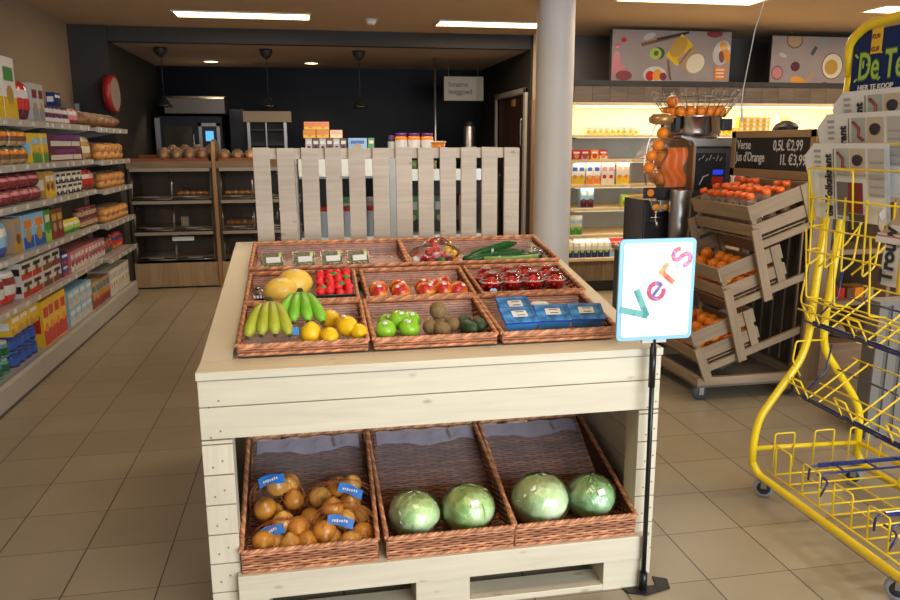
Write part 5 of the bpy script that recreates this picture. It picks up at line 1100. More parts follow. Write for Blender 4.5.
part(MB().prism([(2.735, 1.56), (2.71, 1.60), (2.61, 1.625), (2.61, 1.61), (2.70, 1.585), (2.72, 1.55)], 5.08, 5.45, 'y'), 'cover_top', STEEL, j)
for x, z, a in ((2.54, 1.46, 0), (2.65, 1.46, 20), (2.54, 1.33, 40), (2.65, 1.33, 60)):
    part(MB().lathe([(.02, -.09), (.052, -.085), (.056, -.05), (.056, .05), (.052, .085), (.02, .09)], (x, 5.24, z), 14, M=Matrix.Rotation(R(90), 4, 'X') @ Matrix.Rotation(R(a), 4, 'Z')), 'press_drum', ORG, j)
mb = MB(); mb.surf(lambda a, b: (2.51+.16*a+.02*math.sin(b*9), 5.12+.015*math.sin(a*8+b*5), 1.25+.29*b), 10, 14); part(mb, 'orange_peel', mat('peel_orange', (.85, .17, .01), .4), j)
part(MB().lathe([(.10, .80), (.105, 1.00), (.105, 1.24), (.10, 1.25)], (2.60, 5.02, 0), 20, squash=(.75, .6)), 'juice_chute', STEEL, j)
# display side
p = part(MB().box((2.77, 5.145, 1.24), (3.00, 5.16, 1.50)), 'display_panel', mat('juicer_black', (.02, .02, .022), .25), j)
part(MB().box((2.905, 5.141, 1.345), (2.985, 5.145, 1.38)), 'blue_screen', mat('blue_screen', (.02, .05, .8), .3, emit=(.02, .05, .9), es=.6), p)
part(MB().box((2.90, 5.141, 1.265), (2.99, 5.145, 1.33)), 'red_label', C('red'), p)
mb = MB()
for k in range(7): mb.tube([(2.785+k*.028, 5.142, 1.45+.012*math.sin(k*2)), (2.80+k*.028, 5.142, 1.475-.012*math.cos(k*3))], .003, 5)
part(mb, 'chalk_writing', C('ltgrey'), p)
mb = MB(); mb.tube([(2.80, 5.142, 1.27), (2.83, 5.142, 1.33), (2.87, 5.142, 1.345)], .004, 6); part(mb, 'white_swirl', C('white'), p)
part(MB().prism([(2.72, 1.545), (3.10, 1.545), (3.00, 1.595), (2.64, 1.612)], 5.12, 5.5, 'y'), 'slope_plate', STEEL, j, .004)
# bowl
part(MB().lathe([(.18, 1.602), (.205, 1.615), (.215, 1.645), (.215, 1.755), (.222, 1.760), (.210, 1.765), (.205, 1.645), (.0001, 1.625)], (2.79, 5.30, 0), 48, caps=False), 'feed_bowl', CHROME, j)
part(MB().box((2.99, 5.20, 1.66), (3.07, 5.30, 1.745)), 'bowl_clamp', C('black'), j, .006)
part(MB().box((2.57, 5.10, 1.65), (2.61, 5.18, 1.755)), 'bowl_hinge', C('black'), j, .006)
mb = MB(); n = 22
for k in range(n):
    a = 2*PI*k/n; c, s_ = math.cos(a), math.sin(a)
    mb.tube([(2.82+.205*c, 5.30+.205*s_, 1.755), (2.82+.26*c, 5.30+.26*s_, 1.83), (2.82+.32*c, 5.30+.32*s_, 1.925), (2.82+.31*c, 5.30+.31*s_, 1.945), (2.82+.29*c, 5.30+.29*s_, 1.935)], .0035, 5)
for rr, z in ((.255, 1.825), (.30, 1.89)): mb.tube([(2.82+rr*math.cos(q*PI/20), 5.30+rr*math.sin(q*PI/20), z) for q in range(40)], .0035, 5, closed=True)
part(mb, 'wire_basket', mat('wire_steel', (.30, .27, .24), .3, 1.0), j)
# feed rail with oranges tumbling down the side
mb = MB()
for dx in (0, .07): mb.bent([(2.56+dx*.2, 5.12, 1.72), (2.42+dx, 5.10, 1.70), (2.37+dx, 5.10, 1.57), (2.34+dx, 5.10, 1.40), (2.37+dx, 5.10, 1.28)], .0045, 6)
part(mb, 'feed_rail', CHROME, j)
part(MB().lathe([(.055, 0), (.085, .015), (.09, .05), (.06, .075), (.0001, .08)], (2.48, 5.14, 1.700), 20), 'feed_cap', mat('amber_lid', (.55, .32, .12), .3, .5), j)
for x, side in ((2.44, 0), (2.62, 1)):
    t_ = part(MB().tube([(x, 5.14, 1.02), (x, 5.05, 1.02), (x, 5.04, .985)], .010, 8), 'tap', CHROME, j); part(MB().tube([(x, 5.07, 1.02), (x, 5.07, 1.075)], .006, 8).ell((x, 5.07, 1.085), .013, 10, 8), 'tap_lever', CHROME, t_); part(MB().tube([(x-.04, 5.06, 1.05), (x+.04, 5.06, 1.05)], .005, 6), 'tap_cross', CHROME, t_)
org_mesh = MB().ell((0, 0, 0), .042, 18, 12, fn=lambda d, th, p: 1-.05*max(0, math.cos(th)-.93)/.07).mesh('orange', ORG)
om2 = org_mesh
def orange(x, y, z, label, grp, s_=1.0):
    o = bpy.data.objects.new('orange', org_mesh); COL.objects.link(o); o.location = (x, y, z); o.rotation_euler = (random.random()*6, random.random()*6, 0)
    if s_ != 1: o.scale = (s_,)*3
    return tag(o, label, 'orange', grp)
k = 0
for r_, n in ((.0, 1), (.082, 5), (.160, 11)):
    for i in range(n):
        a = 2*PI*i/n+.2; orange(2.79+r_*math.cos(a), 5.30+r_*math.sin(a), 1.68, 'orange on the bowl floor of the juice machine, %s ring' % ('inner' if n < 11 else 'outer'), 'oranges lying in the bowl')
for i in range(10):
    a = PI+PI*i/9; orange(2.80+.20*math.cos(a), 5.30+.175*math.sin(a), 1.795, 'orange showing above the bowl rim in the wire basket, %s from feed rail' % ORD[i], 'oranges above the bowl rim')
orange(2.605, 5.24, 1.868, 'orange resting highest in the wire basket above the feed rail', 'oranges above the bowl rim')
for i, (x, z) in enumerate(((2.475, 1.640), (2.445, 1.555), (2.395, 1.485), (2.380, 1.400))): orange(x, 5.10, z, 'orange on the feed rail beside the clear cover, %s from the top' % ORD[i], 'oranges rolling down the feed rail')
for i, x in enumerate((2.45, 2.53)): part(MB().ell((x, 5.09, 1.12), (.034, .012, .024), 12, 8), 'orange_slice', C('amber'), j)

# ------------------------------------------------------------------ crate trolley
TH = R(19.5); ct, st_ = math.cos(TH), math.sin(TH); CY = 4.10; CW = .66; CL = .40; CH = .225
RM = Matrix.Rotation(-TH, 4, 'Y')
def crate(P, label):
    o3 = Vector((P[0], CY, P[1]))-Vector((-st_, 0, ct))*CH; t = thing('fruit_crate', label, 'crate', o3, 'wooden crates on the trolley')
    t.rotation_euler = (0, -TH, 0); p = 0.012
    def pl(b, nm): part(b, nm, W_CRATE, t, .0015, local=True)
    for nm, a, b in (('side_panel', -p, 0), ('side_panel', CW, CW+p)):
        mb = MB(); mb.box((0, a, .135), (CL, b, CH)); mb.box((0, a, .03), (CL, b, .105)); pl(mb, nm)
    for nm, a, b in (('end_panel', -p, 0), ('end_panel', CL, CL+p)):
        mb = MB(); mb.box((a, -p, .135), (b, CW+p, CH)); mb.box((a, -p, .03), (b, CW+p, .105)); pl(mb, nm)
    for x in (0, CL-.03):
        for y in (0, CW-.03): pl(MB().box((x, y, 0), (x+.03, y+.03, CH-.01)), 'corner_post')
    for y in (-p-.011, CW+p): pl(MB().box((CL-.06, y, -.01), (CL-.01, y+.011, CH+.004)), 'cleat')
    mb = MB()
    for k in range(6): mb.box((.0, k*.11+.005, 0), (CL, k*.11+.10, .008))
    pl(mb, 'bottom_slats'); return o3
crates = [crate((2.556, 1.205), 'topmost wooden crate on the trolley, full of capped juice bottles'), crate((2.390, .838), 'middle wooden crate on the trolley, holding oranges'), crate((2.243, .448), 'lowest wooden crate on the trolley, holding oranges')]
tr = thing('crate_trolley', 'stepped wooden trolley on castors carrying three tilted crates', 'trolley', (2.66, 4.45, 0))
for nm, a, b in (('base_rail', (2.29, 4.07, .115), (3.0, 4.10, .165)), ('base_rail', (2.29, 4.76, .115), (3.0, 4.79, .165)), ('cross_rail', (2.29, 4.10, .115), (2.32, 4.76, .165)), ('cross_rail', (2.97, 4.10, .115), (3.0, 4.76, .165))): part(MB().box(a, b), nm, W_CRATE, tr, .002)
part(MB().box((2.30, 4.09, .095), (2.99, 4.77, .115)), 'base_board', wood('dusty_board', (.16, .13, .10)), tr)
for ox, c_ in enumerate(crates):
    for yy in (CY-.036, CY+CW+.014):   # sloping bearers under each crate
        a = Vector((c_.x-.02*ct, yy+.011, c_.z-.02*st_))-Vector((-st_, 0, ct))*.022; L = (3.0-a.x)/ct; b = a+Vector((ct, 0, st_))*L
        part(MB().bar(a, b, .022, .042), 'bearer', W_CRATE, tr, .001)
for (x0, z0, x1, z1) in ((2.579, 1.070, 2.700, .640), (2.425, .715, 2.560, .270), (2.262, .360, 2.340, .165)):
    for yy in (CY-.058, CY+CW+.048): part(MB().bar((x0, yy, z0), (x1, yy, z1), .018, .055, up=(1, 0, .3)), 'leaning_post', W_CRATE, tr, .001)
part(MB().box((2.945, 4.025, .12), (3.075, 4.052, 1.60)), 'tall_board', wood('trolley_board', (.22, .15, .095)), tr, .002); part(MB().box((2.985, 4.83, .12), (3.13, 4.86, 1.60)), 'tall_board', W_CRATE, tr, .002)
mb = MB()
for k in range(6): mb.box((3.02, 4.13+k*.115, .17), (3.034, 4.21+k*.115, 1.15))
part(mb, 'back_slats', W_DARK, tr)
part(MB().bar((2.5, 4.2, .19), (2.98, 4.6, .17), .04, .03), 'loose_batten', W_DARK, tr)
for x, y in ((2.345, 4.137), (2.94, 4.137), (2.345, 4.73), (2.94, 4.73)):
    c_ = part(MB().lathe([(.012, -.014), (.046, -.014), (.050, 0), (.046, .014), (.012, .014)], (x, y, .052), 20, M=Matrix.Rotation(R(90), 4, 'X')), 'caster', mat('wheel_dark_grey', (.05, .06, .065), .5), tr)
    mb = MB(); mb.box((x-.016, y-.024, .04), (x+.016, y-.019, .105)); mb.box((x-.016, y+.019, .04), (x+.016, y+.024, .105)); mb.box((x-.03, y-.03, .098), (x+.03, y+.03, .114)); part(mb, 'fork', STEEL, c_)
# bottles and oranges lie in crate coordinates
wv = Vector((-st_, 0, ct)); uv_ = Vector((ct, 0, st_))
bt = thing('juice_bottle', 'x', 'bottle', (0, 0, 0), 'orange capped juice bottles in the top crate')
BJ = film('bottle_plastic', (.75, .6, .5), .22, .06)
part(MB().lathe([(.028, 0), (.033, .006), (.033, .112), (.028, .132), (.017, .152), (.0165, .170)], (0, 0, 0), 16), 'body', BJ, bt, local=True)
part(MB().lathe([(.0165, .158), (.0245, .161), (.0245, .184), (.022, .189), (.0001, .190)], (0, 0, 0), 16, caps=False), 'cap', mat('cap_orange', (.95, .16, .02), .35), bt, local=True)
part(MB().lathe([(.0335, .03), (.0335, .095)], (0, 0, 0), 16, caps=False), 'label', C('brown'), bt, local=True)
index_kids(); first = True
for b_ in range(8):
    for a_ in range(4):
        if a_ == 3 and b_ in (0, 3, 4): continue
        P_ = crates[0]+uv_*(.058+a_*.094)+Vector((0, .052+b_*.079, 0))+wv*((.080 if a_ < 2 else .055)+random.uniform(0, .012))
        lb = 'orange capped juice bottle, %s row from the camera side, %s from the low end' % (ORD[b_], ORD[a_])
        if first: bt.location = P_; bt.rotation_euler = (0, -TH, 0); bt['label'] = lb; first = False
        else: dup(bt, P_, (0, -TH, random.random()*.5), lb)
for ci, nm in ((1, 'middle'), (2, 'lowest')):
    for ly, wz in enumerate((.052, .125)):
        for b_ in range(7):
            for a_ in range(4):
                if ly and (a_ == 3 or (a_*3+b_*5+ci) % 4 == 0): continue
                P_ = crates[ci]+uv_*(.050+a_*.098)+Vector((0, .052+b_*.092, 0))+wv*(wz+random.uniform(0, .012))
                orange(P_.x, P_.y, P_.z, 'orange in the %s crate, %s layer, row %s from camera side, %s from low end' % (nm, 'upper' if ly else 'lower', ORD[b_], ORD[a_]), 'oranges in the %s crate' % nm)
# chalkboard facing the aisle
t = thing('chalkboard', 'chalkboard in a wooden frame with juice prices above the bottle crate', 'chalkboard', (2.97, 4.55, 1.33))
part(MB().box((2.972, 4.14, 1.395), (2.984, 4.98, 1.608)), 'board', mat('blackboard', (.018, .018, .018), .7), t)
for nm, b in (('frame_rail', ((2.965, 4.10, 1.605), (2.99, 5.02, 1.650))), ('frame_rail', ((2.965, 4.10, 1.345), (2.99, 5.02, 1.398))), ('frame_stile', ((2.965, 4.10, 1.345), (2.99, 4.15, 1.650))), ('frame_stile', ((2.965, 4.97, 1.345), (2.99, 5.02, 1.650)))): part(MB().box(*b), nm, wood('chalkboard_frame', (.42, .27, .14)), t, .001)
CHK = mat('chalk_white', (.75, .75, .72), .9)
for txt, sz, y, z, k in (('Verse', .088, 4.955, 1.530, .82), ('0,5L €2,99', .092, 4.53, 1.524, .76), ("Jus d'Orange", .090, 4.96, 1.448, .74), ('1L €3,99', .094, 4.455, 1.434, .80), ('Verse jus, vers geperst', .028, 4.95, 1.408, .9)):
    if sz < .03: 
        mb = MB()
        for q in range(16): mb.box((2.9705, 4.945-q*.026, 1.404), (2.972, 4.945-q*.026-.014, 1.414+.006*(q % 3)))
        part(mb, 'small_writing', CHK, t); continue
    part(MB().text(txt, sz, (2.9705, y, z), (0, -1, 0), (0, 0, 1), sx=k, bold=.0008), 'writing', CHK, t)
for y in (4.3, 4.8): part(MB().box((2.975, y, 1.15), (2.995, y+.04, 1.35)), 'support', W_DARK, t)

# ------------------------------------------------------------------ low wooden shelf unit and grey plinth behind the rack
t = thing('wooden_shelf_unit', 'brown wooden open shelf unit behind the newspaper rack', 'shelf unit', (3.75, 4.65, 0)); WB = wood('brown_unit_wood', (.30, .19, .11), grain=.25)
part(MB().box((3.18, 4.46, 0), (4.35, 4.50, .19)), 'plinth', WB, t); part(MB().box((3.18, 4.88, 0), (4.35, 4.90, 1.20)), 'back_panel', W_DARK, t)
for z in (.19, .485, .835, 1.18): part(MB().box((3.18, 4.45, z), (4.35, 4.88, z+.035)), 'shelf', WB, t)
for x in (3.16, 3.85, 4.35): part(MB().box((x, 4.44, 0), (x+.03, 4.89, 1.20)), 'side_panel', WB, t)
for i in range(8): solo(MB().obox((3.26+i*.075, 4.60, .557), (.066, .16, .07), (0, 0, R(4*(i % 3)))), 'snack_packet', C(('red', 'orange', 'dkgreen', 'maroon', 'red', 'brown', 'orange', 'tan')[i]), 'small %s packet on the middle board of the wooden unit, %s along' % (('red', 'orange', 'dark green', 'maroon', 'bright red', 'brown', 'amber', 'tan')[i], ORD[i]), 'packet', 'packets in the wooden shelf unit')
for i in range(5): solo(MB().ell((3.27+i*.12, 4.62, .275), (.05, .09, .05), 12, 8), 'paper_bundle', C(('tan', 'cream', 'grey', 'tan', 'brown')[i]), 'dim rounded pack on the lowest board of the wooden unit, %s along' % ORD[i], 'pack', 'packs on the lowest board')
t = thing('grey_plinth', 'grey ribbed display plinth behind the newspaper rack', 'plinth', (3.12, 3.6, 0))
mb = MB()
for k in range(6): mb.box((2.90+k*.08, 3.37, 0), (2.95+k*.08, 3.38, .74))
part(mb, 'ribs', mat('ribbed_grey', (.20, .185, .165), .5), t); part(MB().box((2.90, 3.38, 0), (3.40, 3.47, .74)), 'body', mat('plinth_grey', (.13, .12, .11), .5), t); part(MB().box((2.89, 3.36, .74), (3.41, 3.48, .76)), 'top', mat('ribbed_grey', (.20, .185, .165), .5), t)

# ------------------------------------------------------------------ newspaper rack (long axis towards the camera)
k_ = thing('newspaper_rack', 'yellow tubular newspaper rack on castors with wire pockets', 'newspaper rack', (2.22, 2.45, 0))
TR = .0165
def endframe(y):
    part(MB().bent([(2.228, y, 1.86), (2.192, y, 1.45), (2.178, y, 1.267), (2.150, y, .72), (2.120, y, .62), (1.945, y, .37), (1.925, y, .27), (1.925, y, .14)], TR, 12, fil=.05), 'upright', YEL, k_)
    part(MB().bent([(2.232, y+.004, 1.76), (2.283, y+.01, 1.64), (2.262, y+.01, 1.267), (2.230, y+.01, .755), (2.245, y+.01, .66), (2.42, y+.01, .43), (2.462, y+.01, .35), (2.468, y+.01, .14)], TR, 12, fil=.05), 'upright', YEL, k_)
    part(MB().tube([(1.925, y, .222), (2.468, y+.01, .205)], .011, 10), 'cross_tube', YEL, k_)
endframe(2.90); endframe(1.93)
part(MB().bent([(1.925, 2.90, .16), (1.945, 2.875, .105), (1.955, 2.75, .098), (1.955, 2.10, .098), (1.94, 1.96, .105), (1.925, 1.93, .16)], TR, 12, fil=.05), 'base_tube', YEL, k_)
part(MB().bent([(2.468, 2.91, .16), (2.468, 2.87, .11), (2.468, 2.1, .105), (2.468, 1.94, .16)], TR, 12, fil=.05), 'base_tube', YEL, k_)
part(MB().tube([(2.468, 2.91, .205), (2.475, 1.94, .205)], .011, 10), 'side_tube', YEL, k_)
part(MB().bent([(2.226, 2.90, 1.84), (2.205, 2.895, 1.97), (2.20, 2.80, 2.026), (2.20, 2.30, 2.050), (2.20, 1.95, 2.04), (2.226, 1.93, 1.84)], .019, 12, fil=.09), 'top_tube', YEL, k_)
for z in (1.92, 1.80): part(MB().tube([(2.224, 2.90, z), (2.224, 2.84, z)], .008, 8), 'bracket', YEL, k_)
for x, y in ((1.972, 2.868), (1.972, 2.06), (2.45, 2.90), (2.45, 2.06)):
    Mw = Matrix.Rotation(R(-36), 4, 'Z') @ Matrix.Rotation(R(90), 4, 'X')
    c_ = part(MB().lathe([(.012, -.014), (.040, -.014), (.044, -.006), (.044, .006), (.040, .014), (.012, .014)], (x, y, .045), 24, M=Mw), 'caster', mat('wheel_grey', (.26, .28, .29), .5), k_)
    part(MB().lathe([(.0001, -.0165), (.028, -.0165), (.030, -.013), (.030, .013), (.028, .0165), (.0001, .0165)], (x, y, .045), 18, M=Mw, caps=False), 'hub', RUBBER, c_)
    mb = MB(); Mf = Matrix.Translation((x, y, 0)) @ Matrix.Rotation(R(-36), 4, 'Z')
    for q in (-1, 1): mb.box((-.012, q*.019-.002, .045), (.012, q*.019+.002, .092), 0, Mf)
    mb.box((-.022, -.021, .088), (.022, .021, .094), 0, Mf); part(mb, 'fork', STEEL, c_)
# header sign
p = part(MB().box((2.208, 2.0, 1.745), (2.222, 2.87, 2.005)), 'header_board', mat('header_navy', (.002, .018, .12), .6, spec=.2), k_)
part(MB().box((2.2065, 2.0, 1.742), (2.208, 2.865, 1.762)), 'yellow_band', C('yellow'), p)
part(MB().text('HIER TE KOOP', .028, (2.2065, 2.822, 1.777), (0, -1, 0), (0, 0, 1), bold=.0005, sx=1.05), 'lettering', C('white'), p)
part(MB().text('De Telegraaf', .150, (2.2062, 2.828, 1.818), (0, -1, 0), (0, 0, 1), bold=.007, sx=.64), 'lettering_outline', mat('header_outline', (.02, .09, .03), .4), p)
part(MB().text('De Telegraaf', .150, (2.2050, 2.828, 1.818), (0, -1, 0), (0, 0, 1), bold=.0015, sx=.64), 'lettering', C('lime'), p)
# blackletter spurs on the capitals
mb = MB()
for y, z, dy, dz in ((2.832, 1.905, .018, .014), (2.829, 1.822, .016, -.010), (2.780, 1.870, -.012, .012), (2.702, 1.912, .02, .012), (2.700, 1.822, .014, -.010), (2.665, 1.900, -.02, .016), (2.80, 1.862, 0, .03)): mb.bar((2.2048, y, z), (2.2048, y+dy, z+dz), .008, .002, up=(1, 0, 0))
part(mb, 'lettering_spurs', C('lime'), p)
tg = part(MB().box((2.2035, 2.708, 1.912), (2.206, 2.765, 2.010)), 'price_tag', C('yellow'), p)
part(MB().text('€3,90', .024, (2.203, 2.762, 1.970), (0, -1, 0), (0, 0, 1), sx=.75, bold=.0006), 'lettering', C('dkred'), p); part(MB().text('€3,30', .024, (2.203, 2.762, 1.922), (0, -1, 0), (0, 0, 1), sx=.75, bold=.0006), 'lettering', C('dkred'), p)
# wire pockets for the folded papers
W = .0040
def wire(pts, nm='wire', r=W, m=YEL, parent=k_, fil=.012): return part(MB().bent(pts, r, 6, fil=fil), nm, m, parent)
for i, (x, z, y1) in enumerate(((2.165, 1.655, 2.80), (2.120, 1.565, 2.84), (2.075, 1.470, 2.87))):
    wire([(x+.02, y1-.01, z-.22), (x-.02, y1, z), (x-.02, 2.02, z), (x+.02, 2.02, z-.22)], 'pocket_wire', .0042)
wire([(2.075, 2.86, 1.24), (2.05, 2.865, 1.47), (2.05, 2.60, 1.465), (2.075, 2.60, 1.24)], 'pocket_wire', .0042)
for z, x in ((1.345, 2.075), (1.22, 2.085), (1.12, 2.09)): wire([(2.19, 2.90, z+.01), (x, 2.885, z), (x, 2.02, z)], 'pocket_wire')
for y in (2.86, 2.76, 2.66, 2.54, 2.40, 2.26, 2.12): wire([(2.16, y, 1.30), (2.14, y, 1.10), (2.09, y, 1.06), (2.078, y, 1.36)], 'pocket_wire')
for y in (2.88, 2.70, 2.50, 2.28, 2.08): wire([(2.075, y, 1.22), (2.095, y, 1.02), (2.105, y, .915), (2.18, y, .905)], 'pocket_wire')
for y in (2.80, 2.60, 2.40): wire([(2.09, y, 1.06), (2.17, y-.05, 1.16), (2.21, y-.08, 1.25)], 'pocket_wire')
wire([(2.11, 2.88, .905), (2.11, 2.02, .905)], 'long_wire'); wire([(2.18, 2.88, .90), (2.18, 2.02, .90)], 'long_wire')
# V shaped troughs lower down, two heights
for lv, (zc, yo) in enumerate(((.80, 0), (.47, 0))):
    xo = 0 if lv == 0 else -.02
    for g_, yb_ in enumerate((2.86, 2.58, 2.30, 2.04)):
        for dy in (0, -.065):
            y = yb_+dy; wire([(2.075+xo, y, zc+.09), (2.135+xo, y, zc-.015), (2.165+xo, y, zc-.015), (2.40+xo, y, zc+.15)], 'trough_wire')
        wire([(2.075+xo, yb_, zc+.09), (2.075+xo, yb_-.065, zc+.09)], 'trough_wire'); wire([(2.40+xo, yb_, zc+.15), (2.40+xo, yb_-.065, zc+.15)], 'trough_wire')
    for (dx, dz, m_) in ((2.085, .06, YEL), (2.25, .04, YEL), (2.40, .15, YEL), (2.12, .005, BLUEW), (2.33, .10, BLUEW)):
        part(MB().tube([(dx+xo, 2.90, zc+dz), (dx+xo, 1.98, zc+dz)], W if m_ is YEL else .0045, 6), 'long_wire', m_, k_)
    part(MB().box((2.118+xo, 2.0, zc-.004), (2.124+xo, 2.84, zc+.018)), 'blue_rail', BLUEW, k_)
    wire([(2.13+xo, 2.83, zc+.03), (2.22+xo, 2.83, zc+.12), (2.235+xo, 2.83, zc+.24)], 'blue_wire', .004, BLUEW)
# tall hooks on the aisle side and bottom tray
wire([(2.115, 2.90, 1.06), (2.095, 2.90, .90), (2.14, 2.90, .80)], 'end_wire')
wire([(2.23, 2.89, .715), (2.085, 2.89, .715), (2.075, 2.89, .63), (2.12, 2.89, .555)], 'end_wire')
for i, y in enumerate((2.82, 2.63, 2.44, 2.25, 2.08)):
    wire([(1.990, y, .125), (1.985, y, .262), (1.985, y-.105, .262), (1.990, y-.105, .125)], 'tray_loop')
    wire([(1.990, y, .125), (2.44, y, .125)], 'tray_wire'); wire([(1.990, y-.105, .125), (2.44, y-.105, .125)], 'tray_wire')
for x in (2.02, 2.22, 2.40): wire([(x, 2.885, .13), (x, 2.885, .290), (x+.098, 2.885, .290), (x+.098, 2.885, .13)], 'tray_loop')
for x in (1.985, 2.12, 2.28, 2.44): part(MB().tube([(x, 2.88, .122), (x, 1.98, .122)], W, 6), 'long_wire', YEL, k_)
wire([(2.44, 2.75, .13), (2.45, 2.75, .27), (2.45, 2.62, .27), (2.44, 2.62, .13)], 'tray_loop')
def bluetray(y, z, label):
    t = thing('wire_tray', label, 'wire tray', (2.2, y, z), 'dark blue wire trays at the bottom of the rack')
    for dy, dz in ((0, 0), (-.075, .0)): part(MB().bent([(1.99, y+dy, z-.06), (1.99, y+dy, z), (2.50, y+dy, z)], .0048, 8), 'rail', BLUEW, t)
    part(MB().box((2.03, y-.004, z-.008), (2.50, y+.004, z+.010)), 'price_strip', BLUEW, t)
    part(MB().bent([(1.99, y-.075, z-.10), (2.03, y-.075, z-.04), (2.03, y, z-.04)], .0045, 8), 'hook', BLUEW, t)
    for x in (2.1, 2.25, 2.4): part(MB().tube([(x, y, z), (x, y-.075, z)], .004, 6), 'rung', BLUEW, t)
bluetray(2.60, .262, 'dark blue wire tray at the bottom of the rack, nearer the crates'); bluetray(2.22, .235, 'dark blue wire tray at the bottom of the rack, nearer the camera')
# newspapers
NP = mat('newsprint', (.74, .77, .80), .8, var=.05, vscale=10); INK = mat('ink_black', (.03, .03, .035), .8); GREYT = mat('ink_grey_text', (.34, .35, .37), .8)
def paper(x, y1, y0, zt, zb, title, label, tz, lean=.045):
    t = thing('newspaper', label, 'newspaper', (x, (y0+y1)/2, zb), 'folded newspapers in the upper pockets')
    h = zt-zb
    def P(a, b, e=0): return (x-lean*b-e, y1-(y1-y0)*a, zb+h*b)
    part(MB().surf(lambda u_, v: P(u_, v), 6, 6, sm=True).surf(lambda u_, v: (P(1-u_, v)[0]+.016, P(1-u_, v)[1], P(1-u_, v)[2]-.002), 6, 6), 'front_sheets', NP, t)
    # fanned corner pages
    for q in range(3):
        part(MB().surf(lambda u_, v, q=q: (x-lean*(v)+.004+.005*q, y1+(.052+.008*q)*u_*(v**.8)*1.0, zb+h*(.0+1.0*v)-(.050+.01*q)*u_*v+.002*q), 5, 6), 'fanned_page', NP, t)
    def block(a0, a1, b0, b1, m, nm, e=.0015): part(MB().quad([P(a0, b0, e), P(a1, b0, e), P(a1, b1, e), P(a0, b1, e)]), nm, m, t)
    s_ = 1/h
    d = lambda m_: 1-m_*s_      # metres down from the top edge
    block(.30, .31, max(0, d(.35)), d(.02), INK, 'column_rule', .001)
    block(.34, .52, d(.125), d(.02), mat('photo_pale', (.40, .46, .46), .8), 'picture'); block(.54, .74, d(.125), d(.02), mat('photo_buff', (.55, .46, .38), .8), 'picture'); block(.78, .98, d(.20), d(.02), mat('photo_grey', (.48, .48, .49), .8), 'text_column')
    part(MB().tube([P(.37, d(.035), .003), P(.45, d(.06), .003), P(.44, d(.09), .003), P(.50, d(.105), .003)], .0065, 6), 'printed_figure', C('dkred'), t)
    part(MB().ell(P(.64, d(.06), .002), (.003, .030, .026), 12, 8), 'printed_figure', INK, t)
    for q in range(4):
        c_ = P(.07, d(.03+.022*q), .003); part(MB().obox(c_, (.0012, .040-.006*(q % 2), .010)), 'printed_line', GREYT, t)
    for q in range(10):
        if .16+q*.03 < h: block(.80, .97, d(.075+q*.03), d(.068+q*.03), GREYT, 'text_line', .002)
    if h > .30:
        block(.34, .50, d(.285), d(.15), mat('photo_dim', (.16, .15, .15), .8), 'picture'); block(.50, .70, d(.27), d(.15), C('dkred', .8), 'picture'); block(.50, .72, d(.30), d(.272), mat('photo_brown', (.10, .08, .07), .8), 'picture'); block(.34, .48, d(.299), d(.29), GREYT, 'text_column')
    a = P(.275, 0, .003); part(MB().text(title, .056, (a[0]-lean*(tz-zb)/h-.001, a[1], tz), (-lean/h, 0, 1), (0, 1, 0), bold=.0022, sx=.80), 'masthead', INK, t)
paper(2.205, 2.85, 2.42, 1.772, 1.46, 'de Volkskrant', 'highest folded newspaper in the rack, just under the blue header', 1.475)
paper(2.160, 2.875, 2.44, 1.685, 1.37, 'de Volkskrant', 'folded newspaper in the second pocket of the rack', 1.385)
paper(2.115, 2.880, 2.47, 1.568, 1.265, 'de Volkskrant', 'folded newspaper in the third pocket, its whole front page showing', 1.275)
t = thing('newspaper', 'draped newspaper with tan back page and vertical title, nearest the camera', 'newspaper', (2.05, 2.34, 1.06), 'newspapers')
part(MB().surf(lambda a, b: (2.055-.012*math.sin(b*PI), 2.400-.20*a-.02*b, 1.06+.22*b+.10*a*b*0), 6, 8), 'hanging_page', NP, t)
part(MB().surf(lambda a, b: (2.045+.10*b, 2.420-.24*a-.03*b, 1.245+.15*b+.008*math.sin(a*7)), 8, 6), 'folded_page', mat('tan_page', (.46, .36, .27), .8), t)
for q in range(3): part(MB().surf(lambda a, b, q=q: (2.040-.003*q, 2.425-.24*a, 1.228-.006*q+.022*b), 6, 2), 'page_edge', (NP, C('pink', .8), NP)[q], t)
part(MB().surf(lambda a, b: (2.05+.01*b, 2.415+.03*math.sin(b*3), 1.25+.04*a+.05*b), 3, 4), 'curled_corner', NP, t)
part(MB().text('Trouw', .085, (2.040, 2.335, 1.075), (0, 0, 1), (0, 1, 0), bold=.003, sx=.85), 'masthead', INK, t)
part(MB().tube([(2.036, 2.285, 1.05), (2.036, 2.285, 1.24)], .012, 8), 'page_marker', C('yellow'), t)

